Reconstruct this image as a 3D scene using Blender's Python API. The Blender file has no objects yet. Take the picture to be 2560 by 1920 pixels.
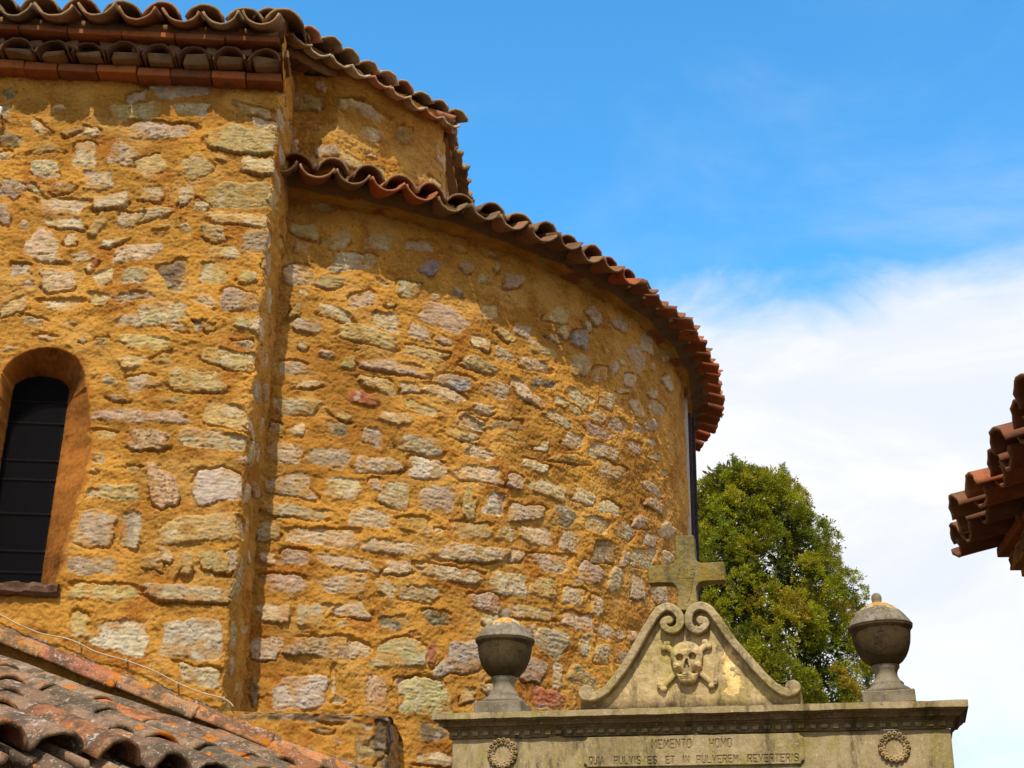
import bpy, bmesh, math, random
import numpy as np
random.seed(5)
rng = np.random.RandomState(7)
scene = bpy.context.scene
COL = scene.collection

# ------------------------------------------------------------ camera, sky, sun, exposure
EYE = np.array([0.0, 0.0, 1.6])
FPX, CX, CY = 3555.0, 1280.0, 960.0            # focal length in pixels of a 2560 x 1920 picture
PITCH, ROLL = math.radians(22.6706), math.radians(1.16474)
_f = np.array([0, math.cos(PITCH), math.sin(PITCH)])
_u0 = np.array([0, -math.sin(PITCH), math.cos(PITCH)]); _r0 = np.array([1.0, 0, 0])
_u = math.cos(ROLL) * _u0 - math.sin(ROLL) * _r0
_r = math.cos(ROLL) * _r0 + math.sin(ROLL) * _u0

cam_d = bpy.data.cameras.new("camera")
cam = bpy.data.objects.new("camera", cam_d); COL.objects.link(cam)
cam_d.sensor_width = 36.0; cam_d.lens = FPX / 2560.0 * 36.0
cam_d.clip_start = 0.05; cam_d.clip_end = 3000
from mathutils import Matrix, Vector
cam.matrix_world = Matrix(((_r[0], _u[0], -_f[0], EYE[0]), (_r[1], _u[1], -_f[1], EYE[1]),
                           (_r[2], _u[2], -_f[2], EYE[2]), (0, 0, 0, 1)))
scene.camera = cam

SUN = np.array([-0.085, -0.60, 0.76]); SUN /= np.linalg.norm(SUN)
sun_elev = math.asin(SUN[2]); sun_az = math.atan2(SUN[0], SUN[1])    # azimuth clockwise from +Y
w = bpy.data.worlds.new("World"); scene.world = w; w.use_nodes = True
nt = w.node_tree; nt.nodes.clear()
def N(t, kind, **kw):
    n = t.nodes.new(kind)
    for k, v in kw.items(): setattr(n, k, v)
    return n
def mathn(t, op, a, b=None, c=None, clamp=False):
    n = N(t, 'ShaderNodeMath', operation=op); n.use_clamp = clamp
    for i, v in enumerate((a, b, c)):
        if v is None: continue
        if hasattr(v, 'is_linked') or hasattr(v, 'links'): t.links.new(v, n.inputs[i])
        else: n.inputs[i].default_value = v
    return n.outputs[0]
def mixc(t, fac, a, b, blend='MIX'):
    n = N(t, 'ShaderNodeMix', data_type='RGBA', blend_type=blend)
    for s, v in ((n.inputs[0], fac), (n.inputs[6], a), (n.inputs[7], b)):
        if hasattr(v, 'links'): t.links.new(v, s)
        elif isinstance(v, (int, float)): s.default_value = v
        else: s.default_value = (*v, 1) if len(v) == 3 else v
    return n.outputs[2]
def noise(t, vec, scale, detail=4, rough=0.55, dist=0.0):
    n = N(t, 'ShaderNodeTexNoise'); n.inputs['Scale'].default_value = scale
    n.inputs['Detail'].default_value = detail; n.inputs['Roughness'].default_value = rough
    n.inputs['Distortion'].default_value = dist
    if vec is not None: t.links.new(vec, n.inputs['Vector'])
    return n.outputs['Fac']
def maprange(t, v, a, b, c=0.0, d=1.0, smooth=True):
    n = N(t, 'ShaderNodeMapRange'); n.interpolation_type = 'SMOOTHSTEP' if smooth else 'LINEAR'
    t.links.new(v, n.inputs[0])
    for i, x in enumerate((a, b, c, d)): n.inputs[1 + i].default_value = x
    return n.outputs[0]

sky = N(nt, 'ShaderNodeTexSky', sky_type='NISHITA'); sky.sun_disc = False
sky.sun_elevation = sun_elev; sky.sun_rotation = sun_az
sky.air_density = 1.0; sky.dust_density = 0.6; sky.ozone_density = 2.0; sky.altitude = 400
hs = N(nt, 'ShaderNodeHueSaturation'); hs.inputs['Saturation'].default_value = 1.0
hs.inputs['Value'].default_value = 1.35; hs.inputs['Hue'].default_value = 0.5
tc = N(nt, 'ShaderNodeTexCoord'); sep = N(nt, 'ShaderNodeSeparateXYZ'); nt.links.new(tc.outputs['Generated'], sep.inputs[0])
# clear, deep blue sky ahead of the camera, paler towards the sun behind it
ahead = maprange(nt, sep.outputs[1], -0.25, 0.45)
skym = mixc(nt, ahead, mixc(nt, 1.0, sky.outputs[0], (1.6, 1.36, 1.06), 'MULTIPLY'), mixc(nt, 1.0, sky.outputs[0], (0.74, 1.98, 2.40), 'MULTIPLY'))
nt.links.new(skym, hs.inputs['Color'])
mp = N(nt, 'ShaderNodeMapping'); nt.links.new(tc.outputs['Generated'], mp.inputs[0]); mp.inputs['Scale'].default_value = (1, 1, 2.2)
n1 = noise(nt, mp.outputs[0], 3.2, 7, 0.6, 0.4)
n2 = noise(nt, mp.outputs[0], 9.0, 6, 0.6, 0.6)
# one bank of cloud low in the sky ahead and to the right, wisps above it
lim = mathn(nt, 'ADD', mathn(nt, 'MULTIPLY', sep.outputs[0], 0.0), 0.432)
lim = mathn(nt, 'ADD', lim, mathn(nt, 'MULTIPLY', mathn(nt, 'SUBTRACT', n1, 0.5), 0.04))
lim = mathn(nt, 'ADD', lim, mathn(nt, 'MULTIPLY', mathn(nt, 'SUBTRACT', n2, 0.5), 0.075))
dz = mathn(nt, 'SUBTRACT', lim, sep.outputs[2])
bank = maprange(nt, dz, -0.035, 0.028)
wisp = mathn(nt, 'MULTIPLY', maprange(nt, dz, -0.26, 0.02), maprange(nt, n1, 0.40, 0.80, 0.0, 0.35))
low = maprange(nt, sep.outputs[2], 0.10, 0.26, 0.86, 1.0)
cl = mathn(nt, 'MULTIPLY', mathn(nt, 'MAXIMUM', bank, wisp), low, clamp=True)
cl = mathn(nt, 'MULTIPLY', cl, maprange(nt, sep.outputs[1], 0.15, 0.6))
# bright cloud added out of view, as fill light for right-facing walls
east = mathn(nt, 'MULTIPLY', maprange(nt, sep.outputs[0], 0.50, 0.80), maprange(nt, mathn(nt, 'ADD', sep.outputs[2], mathn(nt, 'MULTIPLY', n1, 0.3)), 0.95, 0.70))
east = mathn(nt, 'MULTIPLY', east, maprange(nt, sep.outputs[2], -0.02, 0.05))
cshade = mixc(nt, maprange(nt, noise(nt, mp.outputs[0], 5.0, 6, 0.6, 0.5), 0.40, 0.66), (8.7, 9.2, 10.0), (10.4, 10.4, 10.5))
skyc = mixc(nt, east, mixc(nt, cl, hs.outputs[0], cshade), (15, 14, 13))
bg = N(nt, 'ShaderNodeBackground'); bg.inputs['Strength'].default_value = 0.1
nt.links.new(skyc, bg.inputs['Color'])
out = N(nt, 'ShaderNodeOutputWorld'); nt.links.new(bg.outputs[0], out.inputs['Surface'])

sd = bpy.data.lights.new("sun", 'SUN'); sd.energy = 4.6; sd.angle = math.radians(0.5); sd.color = (1.0, 0.90, 0.74)
so = bpy.data.objects.new("sun", sd); COL.objects.link(so)
so.rotation_euler = Vector((-SUN[0], -SUN[1], -SUN[2])).to_track_quat('-Z', 'Y').to_euler()
so.location = (-3, -5, 12)
scene.view_settings.view_transform = 'Standard'; scene.view_settings.look = 'None'
scene.view_settings.exposure = 0.0; scene.view_settings.gamma = 1.0
scene.render.engine = 'CYCLES'

# ------------------------------------------------------------ helpers: measuring from the camera
def ray(x, y):
    d = _f * FPX + _r * (x - CX) + _u * (CY - y); return d / np.linalg.norm(d)
def proj(P):
    d = np.asarray(P, float) - EYE; z = d @ _f
    return CX + FPX * (d @ _r) / z, CY - FPX * (d @ _u) / z
def at_plane(x, y, P, n):
    r = ray(x, y); n = np.asarray(n, float); return EYE + r * (((np.asarray(P) - EYE) @ n) / (r @ n))
def at_y(x, y, Y): r = ray(x, y); return EYE + r * (Y / r[1])
def at_z(x, y, Z): r = ray(x, y); return EYE + r * ((Z - EYE[2]) / r[2])

# ------------------------------------------------------------ helpers: objects
def new_mesh(name, V, faces=None, quads=None, mat=None, parent=None, smooth=True, cols=None, loc=None):
    me = bpy.data.meshes.new(name)
    V = np.asarray(V, np.float32)
    if loc is not None: V = V - np.asarray(loc, np.float32)
    if quads is not None:
        Q = np.asarray(quads, np.int32); nf, k = Q.shape
        me.vertices.add(len(V)); me.vertices.foreach_set('co', V.ravel())
        me.loops.add(nf * k); me.loops.foreach_set('vertex_index', Q.ravel())
        me.polygons.add(nf)
        me.polygons.foreach_set('loop_start', np.arange(0, nf * k, k, dtype=np.int32))
        me.polygons.foreach_set('loop_total', np.full(nf, k, np.int32))
        me.update(calc_edges=True)
    else:
        me.from_pydata([tuple(map(float, v)) for v in V], [], [tuple(f) for f in faces]); me.update()
    me.polygons.foreach_set('use_smooth', np.full(len(me.polygons), bool(smooth)))
    if cols is not None:
        a = me.attributes.new('Col', 'FLOAT_COLOR', 'POINT')
        c = np.ones((len(V), 4), np.float32); c[:, :3] = cols; a.data.foreach_set('color', c.ravel())
    if mat: me.materials.append(mat)
    o = bpy.data.objects.new(name, me); COL.objects.link(o)
    if loc is not None: o.location = loc
    if parent is not None: o.parent = parent; o.matrix_parent_inverse = Matrix.Translation(-world_loc(parent))
    return o
def world_loc(o):
    v = Vector(o.location)
    while o.parent is not None:
        v = v + (o.matrix_parent_inverse.translation); o = o.parent; v = v + Vector(o.location)
    return v
def tag(o, label=None, cat=None, group=None, kind=None):
    for k, v in (('label', label), ('category', cat), ('group', group), ('kind', kind)):
        if v: o[k] = v
    return o
def thing(name, loc, label, cat, group=None):
    o = bpy.data.objects.new(name, None); COL.objects.link(o); o.location = loc; o.empty_display_size = 0.2
    return tag(o, label, cat, group)

class MB:
    """collects vertices, faces and point colours for one mesh"""
    def __init__(s): s.v = []; s.f = []; s.c = []; s.n = 0
    def add(s, V, F, c=(1, 1, 1)):
        V = np.asarray(V, float); s.v.append(V); s.f += [tuple(i + s.n for i in f) for f in F]
        c = np.asarray(c, float); s.c.append(np.broadcast_to(c, (len(V), 3)).copy()); s.n += len(V)
    def build(s, name, mat, parent=None, smooth=False, loc=None):
        return new_mesh(name, np.concatenate(s.v), faces=s.f, mat=mat, parent=parent, smooth=smooth, cols=np.concatenate(s.c), loc=loc)
    def quadbox(s, o, ax, ay, az, c=(1, 1, 1), jit=0.0, bev=0.0):
        """box from a corner and three edge vectors, with a small chamfer"""
        o, ax, ay, az = (np.asarray(q, float) for q in (o, ax, ay, az))
        if bev <= 0:
            V = np.array([o + ax * i + ay * j + az * k for k in (0, 1) for j in (0, 1) for i in (0, 1)])
            if jit: V = V + rng.uniform(-jit, jit, V.shape)
            s.add(V, [(0, 2, 3, 1), (4, 5, 7, 6), (0, 1, 5, 4), (2, 6, 7, 3), (0, 4, 6, 2), (1, 3, 7, 5)], c); return
        lx, ly, lz = (np.linalg.norm(q) for q in (ax, ay, az)); bx, by, bz = bev / lx, bev / ly, bev / lz
        V = []; idx = {}
        for k in (0, 1):
            for j in (0, 1):
                for i in (0, 1):
                    jt = rng.uniform(-jit, jit, 3) if jit else 0
                    for a in range(3):
                        t = [i, j, k]; b = [bx, by, bz]
                        q = [(b[m] if t[m] == 0 else 1 - b[m]) if m != a else t[m] for m in range(3)]
                        idx[(i, j, k, a)] = len(V); V.append(o + ax * q[0] + ay * q[1] + az * q[2] + jt)
        F = []
        for a in range(3):
            o1, o2 = [m for m in range(3) if m != a]
            for sd_ in (0, 1):
                q = []
                for (p1, p2) in ((0, 0), (1, 0), (1, 1), (0, 1)):
                    t = [0, 0, 0]; t[a] = sd_; t[o1] = p1; t[o2] = p2; q.append(idx[(*t, a)])
                F.append(tuple(q))
        for a in range(3):            # edges along axis a
            o1, o2 = [m for m in range(3) if m != a]
            for p1 in (0, 1):
                for p2 in (0, 1):
                    t0 = [0, 0, 0]; t1 = [0, 0, 0]; t1[a] = 1
                    t0[o1] = t1[o1] = p1; t0[o2] = t1[o2] = p2
                    F.append((idx[(*t0, o1)], idx[(*t1, o1)], idx[(*t1, o2)], idx[(*t0, o2)]))
        for k in (0, 1):
            for j in (0, 1):
                for i in (0, 1): F.append(tuple(idx[(i, j, k, a)] for a in range(3)))
        s.add(V, F, c)

def fix_normals(o):
    bm = bmesh.new(); bm.from_mesh(o.data); bmesh.ops.recalc_face_normals(bm, faces=bm.faces); bm.to_mesh(o.data); bm.free(); return o

# ------------------------------------------------------------ helpers: noise in numpy
_perm = np.random.RandomState(11).permutation(4096)
_ga = np.random.RandomState(12).uniform(0, 2 * np.pi, 4096); _gx, _gy = np.cos(_ga), np.sin(_ga)
def perlin(x, y, seed=0):
    xi = np.floor(x).astype(np.int64); yi = np.floor(y).astype(np.int64); fx = x - xi; fy = y - yi
    def g(ix, iy, dx, dy):
        h = _perm[(_perm[(ix + seed * 131) & 4095] + iy + seed * 17) & 4095]; return _gx[h] * dx + _gy[h] * dy
    sx = fx * fx * fx * (fx * (fx * 6 - 15) + 10); sy = fy * fy * fy * (fy * (fy * 6 - 15) + 10)
    a = g(xi, yi, fx, fy); b = g(xi + 1, yi, fx - 1, fy); c = g(xi, yi + 1, fx, fy - 1); d = g(xi + 1, yi + 1, fx - 1, fy - 1)
    return (a + (b - a) * sx + (c + (d - c) * sx - a - (b - a) * sx) * sy) * 1.5
def fbm(x, y, oct=4, seed=0, gain=0.5):
    s = 0; a = 1.0
    for o in range(oct): s = s + a * perlin(x * 2 ** o + o * 7.3, y * 2 ** o - o * 3.1, seed + o); a *= gain
    return s
def ss(a, b, x): t = np.clip((x - a) / (b - a), 0, 1); return t * t * (3 - 2 * t)

# ------------------------------------------------------------ materials
def mat_new(name, rough=0.9, spec=0.2):
    m = bpy.data.materials.new(name); m.use_nodes = True; t = m.node_tree; p = t.nodes['Principled BSDF']
    p.inputs['Roughness'].default_value = rough; p.inputs['Specular IOR Level'].default_value = spec
    return m, t, p
def obj_vec(t):
    g = N(t, 'ShaderNodeNewGeometry'); return g.outputs['Position']
def bump(t, p, h, strength=0.5, dist=0.01):
    b = N(t, 'ShaderNodeBump'); b.inputs['Strength'].default_value = strength; b.inputs['Distance'].default_value = dist
    t.links.new(h, b.inputs['Height']); t.links.new(b.outputs[0], p.inputs['Normal'])
def attr(t, name='Col'):
    a = N(t, 'ShaderNodeAttribute'); a.attribute_name = name; return a.outputs['Color']

def m_rubble():
    m, t, p = mat_new('rubble_masonry', 0.95, 0.12); pos = obj_vec(t); c = attr(t)
    f = noise(t, pos, 170, 5, 0.75); g = noise(t, pos, 45, 5, 0.65)
    v = mathn(t, 'ADD', mathn(t, 'MULTIPLY', mathn(t, 'SUBTRACT', f, 0.5), 0.9), mathn(t, 'ADD', mathn(t, 'MULTIPLY', mathn(t, 'SUBTRACT', g, 0.5), 0.55), 1.0))
    col = N(t, 'ShaderNodeVectorMath', operation='SCALE'); t.links.new(c, col.inputs[0]); t.links.new(v, col.inputs['Scale'])
    pit = maprange(t, noise(t, pos, 110, 3, 0.6), 0.63, 0.70, 0.0, 0.65)
    grit = maprange(t, noise(t, pos, 130, 2, 0.5, 0.5), 0.66, 0.74, 0.0, 0.4)
    k = mixc(t, pit, col.outputs[0], (0.10, 0.045, 0.012)); k = mixc(t, grit, k, (0.52, 0.38, 0.2))
    t.links.new(k, p.inputs['Base Color'])
    bump(t, p, mathn(t, 'SUBTRACT', mathn(t, 'ADD', mathn(t, 'MULTIPLY', f, 0.6), g), mathn(t, 'MULTIPLY', pit, 0.6)), 0.5, 0.004); return m
def m_tile():
    m, t, p = mat_new('terracotta_tile', 0.9, 0.15); pos = obj_vec(t); c = attr(t)
    g = noise(t, pos, 28, 6, 0.7); f = noise(t, pos, 150, 4, 0.7)
    v = mathn(t, 'ADD', mathn(t, 'MULTIPLY', mathn(t, 'SUBTRACT', f, 0.5), 0.6), mathn(t, 'ADD', mathn(t, 'MULTIPLY', mathn(t, 'SUBTRACT', g, 0.5), 0.9), 1.0))
    col = N(t, 'ShaderNodeVectorMath', operation='SCALE'); t.links.new(c, col.inputs[0]); t.links.new(v, col.inputs['Scale'])
    blk = mixc(t, maprange(t, noise(t, pos, 14, 5, 0.7), 0.50, 0.68, 0, 0.8), col.outputs[0], (0.09, 0.065, 0.05))
    t.links.new(blk, p.inputs['Base Color']); bump(t, p, mathn(t, 'ADD', g, mathn(t, 'MULTIPLY', f, 0.4)), 0.6, 0.006); return m
def m_lichen_tile():
    m, t, p = mat_new('lichen_tile', 0.95, 0.1); pos = obj_vec(t); c = attr(t)
    g = noise(t, pos, 24, 6, 0.7); f = noise(t, pos, 140, 4, 0.75)
    v = mathn(t, 'ADD', mathn(t, 'MULTIPLY', mathn(t, 'SUBTRACT', f, 0.5), 0.9), mathn(t, 'ADD', mathn(t, 'MULTIPLY', mathn(t, 'SUBTRACT', g, 0.5), 0.8), 1.0))
    col = N(t, 'ShaderNodeVectorMath', operation='SCALE'); t.links.new(c, col.inputs[0]); t.links.new(v, col.inputs['Scale'])
    k = mixc(t, maprange(t, noise(t, pos, 9, 6, 0.7), 0.44, 0.58, 0, 0.8), col.outputs[0], (0.075, 0.06, 0.04))
    k = mixc(t, maprange(t, noise(t, pos, 60, 5, 0.75), 0.57, 0.62, 0, 0.8), k, (0.40, 0.36, 0.31))
    k = mixc(t, maprange(t, noise(t, pos, 7.5, 6, 0.72, 0.3), 0.60, 0.635, 0, 0.9), k, (0.42, 0.39, 0.36))
    mp_ = N(t, 'ShaderNodeMapping'); t.links.new(pos, mp_.inputs[0]); mp_.inputs['Location'].default_value = (3.3, 1.7, 8.1)
    k = mixc(t, maprange(t, noise(t, mp_.outputs[0], 6.5, 5, 0.66, 0.2), 0.60, 0.635, 0, 0.95), k, (0.50, 0.16, 0.012))
    t.links.new(k, p.inputs['Base Color']); bump(t, p, mathn(t, 'ADD', g, mathn(t, 'MULTIPLY', f, 0.6)), 0.7, 0.008); return m
def m_stone(name, base, alt, dark, moss, scale=1.0, dk=(0.52, 0.70), ms=(0.5, 0.68), streak=True, mossf=0.7):
    m, t, p = mat_new(name, 0.92, 0.15); pos = obj_vec(t); c = attr(t)
    k = mixc(t, maprange(t, noise(t, pos, 6 * scale, 6, 0.65), 0.4, 0.62), base, alt)
    if streak:
        mp_ = N(t, 'ShaderNodeMapping'); t.links.new(pos, mp_.inputs[0]); mp_.inputs['Scale'].default_value = (1, 1, 0.3); sv = mp_.outputs[0]
    else: sv = pos
    k = mixc(t, maprange(t, noise(t, sv, 9 * scale, 6, 0.7), *ms, 0, mossf), k, moss)
    k = mixc(t, maprange(t, noise(t, sv, 13 * scale, 7, 0.75), *dk, 0, 0.8), k, dark)
    f = noise(t, pos, 220, 4, 0.75); g = noise(t, pos, 50, 5, 0.7)
    v = mathn(t, 'ADD', mathn(t, 'MULTIPLY', mathn(t, 'SUBTRACT', f, 0.5), 0.7), mathn(t, 'ADD', mathn(t, 'MULTIPLY', mathn(t, 'SUBTRACT', g, 0.5), 0.6), 1.0))
    col = N(t, 'ShaderNodeVectorMath', operation='SCALE'); t.links.new(k, col.inputs[0]); t.links.new(v, col.inputs['Scale'])
    k = mixc(t, 1.0, col.outputs[0], c, 'MULTIPLY')
    k = mixc(t, maprange(t, noise(t, pos, 75, 4, 0.7), 0.60, 0.68, 0, 0.55), k, tuple(min(1, q * 1.55 + .03) for q in base))
    k = mixc(t, maprange(t, noise(t, pos, 95, 4, 0.7, 0.6), 0.60, 0.67, 0, 0.65), k, dark)
    k = mixc(t, maprange(t, noise(t, pos, 3.2 * scale, 5, 0.65), 0.54, 0.70, 0, 0.28), k, dark)
    t.links.new(k, p.inputs['Base Color']); bump(t, p, mathn(t, 'ADD', mathn(t, 'MULTIPLY', f, 0.7), g), 0.6, 0.005); return m
def m_plain(name, col, rough=0.8, var=0.5, scale=60, spec=0.2, bd=0.003):
    m, t, p = mat_new(name, rough, spec); pos = obj_vec(t)
    g = noise(t, pos, scale, 5, 0.7)
    k = mixc(t, maprange(t, g, 0.3, 0.7, 0, 1, False), tuple(x * (1 - var) for x in col), tuple(x * (1 + var) for x in col))
    t.links.new(k, p.inputs['Base Color']); bump(t, p, g, 0.5, bd); return m

M_RUB = m_rubble(); M_TILE = m_tile(); M_LICH = m_lichen_tile()
M_GATE = m_stone('carved_sandstone', (0.43, 0.335, 0.195), (0.335, 0.255, 0.135), (0.095, 0.072, 0.045), (0.28, 0.235, 0.065), dk=(0.5, 0.66), ms=(0.46, 0.62))
M_CROSS = m_stone('mossy_sandstone', (0.24, 0.19, 0.075), (0.17, 0.135, 0.055), (0.09, 0.07, 0.035), (0.25, 0.165, 0.012), 1.2, ms=(0.42, 0.6))
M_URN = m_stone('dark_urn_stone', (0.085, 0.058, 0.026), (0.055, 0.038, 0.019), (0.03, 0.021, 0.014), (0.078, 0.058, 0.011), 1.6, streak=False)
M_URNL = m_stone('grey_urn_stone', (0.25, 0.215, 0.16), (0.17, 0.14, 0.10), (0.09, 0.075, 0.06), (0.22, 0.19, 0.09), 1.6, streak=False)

# ------------------------------------------------------------ rubble masonry as one displaced surface
MORT = np.array([0.42, 0.204, 0.034])
PAL = {'w': (0.44, 0.33, 0.195), 'y': (0.39, 0.275, 0.115), 'p': (0.375, 0.262, 0.175), 'd': (0.18, 0.13, 0.07), 'W': (0.44, 0.37, 0.28),
       'G': (0.41, 0.35, 0.17), 'r': (0.34, 0.12, 0.055), 'o': (0.34, 0.20, 0.065), 'k': (0.43, 0.27, 0.16), 'D': (0.07, 0.052, 0.035), 'P': (0.24, 0.21, 0.21)}
def masonry(us, vs, stones, seed, depth=None, topdark=None, fillers=0, fsize=(0.02, 0.05)):
    """height and colour over the grid; stones = (uc, vc, U(2), V(2), kind, power)"""
    U, Vv = np.meshgrid(us, vs)
    wu = fbm(U * 9, Vv * 9, 4, seed + 40) * 0.010 + fbm(U * 45, Vv * 45, 3, seed + 45) * 0.0055
    wv = fbm(U * 9 + 31, Vv * 9 + 17, 4, seed + 50) * 0.009 + fbm(U * 45 + 9, Vv * 45 + 3, 3, seed + 55) * 0.0055
    lo = fbm(U * 1.7, Vv * 1.7, 3, seed + 3); mid = fbm(U * 8, Vv * 11, 4, seed); fine = fbm(U * 42, Vv * 55, 4, seed + 9, 0.65)
    lump = np.abs(fbm(U * 15, Vv * 19, 4, seed + 14, 0.6))
    H = lo * 0.014 + mid * 0.010 + fine * 0.0027 - lump * 0.006
    C = np.empty(U.shape + (3,)); C[:] = MORT
    t = ss(-0.35, 0.45, lo + 0.35 * mid)[..., None]; C = C * (0.78 + 0.34 * t) * np.array([1, 1, 1])
    t = ss(0.15, 0.7, fbm(U * 3.1, Vv * 3.1, 4, seed + 21))[..., None]; C = C * (1 - t) + np.array([0.30, 0.115, 0.016]) * t
    t = ss(0.1, 0.7, fbm(U * 26, Vv * 34, 3, seed + 25))[..., None] * 0.55; C = C * (1 - t) + np.array([0.45, 0.235, 0.058]) * t
    t = ss(0.45, 0.75, fbm(U * 90, Vv * 90, 2, seed + 27))[..., None] * 0.6; C = C * (1 - t) + np.array([0.48, 0.30, 0.11]) * t
    t = ss(0.62, 0.95, fbm(U * 70, Vv * 70, 2, seed + 29) + 0.3 * lump)[..., None] * 0.8; C = C * (1 - t) + np.array([0.12, 0.05, 0.012]) * t
    t = ss(0.05, 0.55, fbm(U * 1.1 + 5, Vv * 1.4 - 3, 4, seed + 71) + 0.25 * mid)[..., None] * 0.5; C = C * (1 - t) + np.array([0.24, 0.098, 0.014]) * t
    t = ss(0.2, 0.6, fbm(U * 2.3 - 9, Vv * 2.9 + 4, 4, seed + 75))[..., None] * 0.5; C = C * (1 - t) + np.array([0.48, 0.28, 0.08]) * t
    ck_ = ss(0.020, 0.004, np.abs(fbm(U * 3.3 + 2, Vv * 4.1 - 7, 4, seed + 81))) * ss(0.0, 0.4, fbm(U * 1.9, Vv * 1.9, 2, seed + 83))
    H = H - ck_ * 0.004; C = C * (1 - 0.6 * ck_[..., None])
    near = np.full(U.shape, 9.0)
    lst = list(stones)
    for k in range(fillers):
        a = rng.uniform(*fsize); lst.append((rng.uniform(us[0], us[-1]), rng.uniform(vs[0], vs[-1]), np.array([a, rng.uniform(-.3, .3) * a]),
                    np.array([0, a * rng.uniform(.35, .8)]), rng.choice(list('ooowpyk')), 2.2, 'f'))
    for i, s in enumerate(lst):
        uc, vc, A, B, kind, pw = s[:6]; filler = len(s) > 6
        ext = np.abs(A) + np.abs(B) + 0.05
        i0, i1 = np.searchsorted(us, (uc - ext[0], uc + ext[0])); j0, j1 = np.searchsorted(vs, (vc - ext[1], vc + ext[1]))
        if i1 - i0 < 2 or j1 - j0 < 2: continue
        sl = (slice(j0, j1), slice(i0, i1))
        if filler and near[(j0 + j1) // 2, (i0 + i1) // 2] < fsize[1]: continue
        x = U[sl] - uc + wu[sl]; y = Vv[sl] - vc + wv[sl]
        det = A[0] * B[1] - A[1] * B[0]
        if abs(det) < 1e-9: continue
        p_ = (x * B[1] - y * B[0]) / det; q_ = (A[0] * y - A[1] * x) / det
        rr = np.random.RandomState(seed * 1000 + i)
        sk = rr.uniform(-.22, .22, 4); p2 = p_ * (1 + sk[0] * q_) + sk[1] * q_; q2 = q_ * (1 + sk[2] * p_) + sk[3] * p_ * 0.4
        ang = np.arctan2(q2, p2); ph = rr.uniform(0, 6.28, 4)
        ra = 1 + 0.045 * np.cos(2 * ang + ph[0]) + 0.045 * np.cos(3 * ang + ph[1]) + 0.04 * np.cos(5 * ang + ph[2]) + 0.03 * np.cos(7 * ang + ph[3])
        r = (np.abs(p2) ** pw + np.abs(q2) ** pw) ** (1 / pw) / ra
        size = min(np.hypot(*A), np.hypot(*B))
        d = (r - 1) * size                              # rough distance to the outline, metres
        near[sl] = np.minimum(near[sl], d)
        m = ss(0.002, -0.005, d)
        g = rr.uniform(-1, 1, 2) * 0.008
        bed = fbm(x * 14 + i * 3.7, y * 70 + i, 3, seed + 5) * 0.0045
        fac = np.abs(fbm(x * 16 + i * 5.1, y * 20 - i * 2.3, 4, seed + 7, 0.6))
        dome = ss(0.0, -0.03, d)
        h0 = rr.uniform(-0.007, 0.010) * (0.5 if filler else 1)
        hs_ = h0 + g[0] * p_ + g[1] * q_ + bed * 0.8 - fac * (0.0065 if size < 0.075 else 0.004) + dome * 0.0035 + fbm(x * 60 + i, y * 60, 3, seed + 2) * 0.0016
        crack = ss(0.05, 0.0, np.abs(fbm(x * 10 + i * 1.3, y * 14 + i * 2.9, 3, seed + 8))) * (rr.rand() < 0.5)
        hs_ = hs_ - crack * 0.004
        if not filler and rr.rand() < 0.65:              # a shadow gap under or beside a loose stone
            gap = ss(0.010, 0.002, np.abs(d - 0.004)) * ss(0.1, 0.7, -q_ * rr.choice([1, 1, -1]) + 0.3 * fbm(x * 12, y * 12, 2, seed + 33))
            H[sl] = H[sl] - gap * 0.018
        H[sl] = H[sl] * (1 - m) + hs_ * m
        c = np.array(PAL[kind]) * rr.uniform(0.82, 1.14) * (1 + rr.uniform(-.05, .05, 3))
        var = 1 + 0.22 * fbm(x * 22 + i, y * 30, 4, seed + 6)[..., None] + 0.14 * bed[..., None] / 0.0045
        cc = c * np.clip(var, 0.45, 1.6)
        ly = ss(0.0, 0.6, fbm(x * 7 + i * 2, y * 7, 3, seed + 17))[..., None] * (0.5 if kind in 'wyG' else 0.25)
        cc = cc * (1 - ly) + np.array([0.40, 0.285, 0.115]) * var * ly
        lw = ss(0.25, 0.6, fbm(x * 13 + i * 4, y * 13, 4, seed + 18))[..., None] * 0.6
        cc = cc * (1 - lw) + np.array([0.44, 0.37, 0.28]) * lw
        if kind in 'kW': cc = cc * (1 - 0.6 * ss(0.15, 0.4, fbm(x * 50, y * 60, 3, seed + 19))[..., None] * (kind == 'k'))
        cc = cc * (1 - 0.55 * crack[..., None])
        smear = ss(0.15, 0.6, fbm(x * 9 - i, y * 9 + i, 4, seed + 12) + ss(-0.03, 0.0, d) * 0.42)[..., None] * (0.9 if kind == 'o' else 0.62)
        cc = cc * (1 - smear) + C[sl] * smear
        mm = ss(0.0015, -0.002, d)[..., None]
        C[sl] = C[sl] * (1 - mm) + cc * mm
    if depth is not None:
        D, plaster = depth(U, Vv)
        H = H * (1 - plaster * 0.75) - D
        C = C * (1 - plaster[..., None]) + (np.array([0.28, 0.105, 0.02]) * np.clip(1 + 0.35 * mid + 0.45 * fbm(U * 3.1, Vv * 1.6, 4, seed + 91) + 0.25 * fine, .4, 1.7)[..., None]) * plaster[..., None]
    return U, Vv, H, np.clip(C, 0.004, 0.9)
def grid_quads(nu, nv, flip=False):
    a = np.arange(nv * nu).reshape(nv, nu); q = np.stack([a[:-1, :-1], a[:-1, 1:], a[1:, 1:], a[1:, :-1]], -1).reshape(-1, 4)
    return q[:, ::-1] if flip else q
def axis(*segs):
    out_ = []
    for a, b, st in segs: out_ += list(np.arange(a, b - st * 0.3, st))
    return np.array(out_ + [segs[-1][1]])

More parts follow.
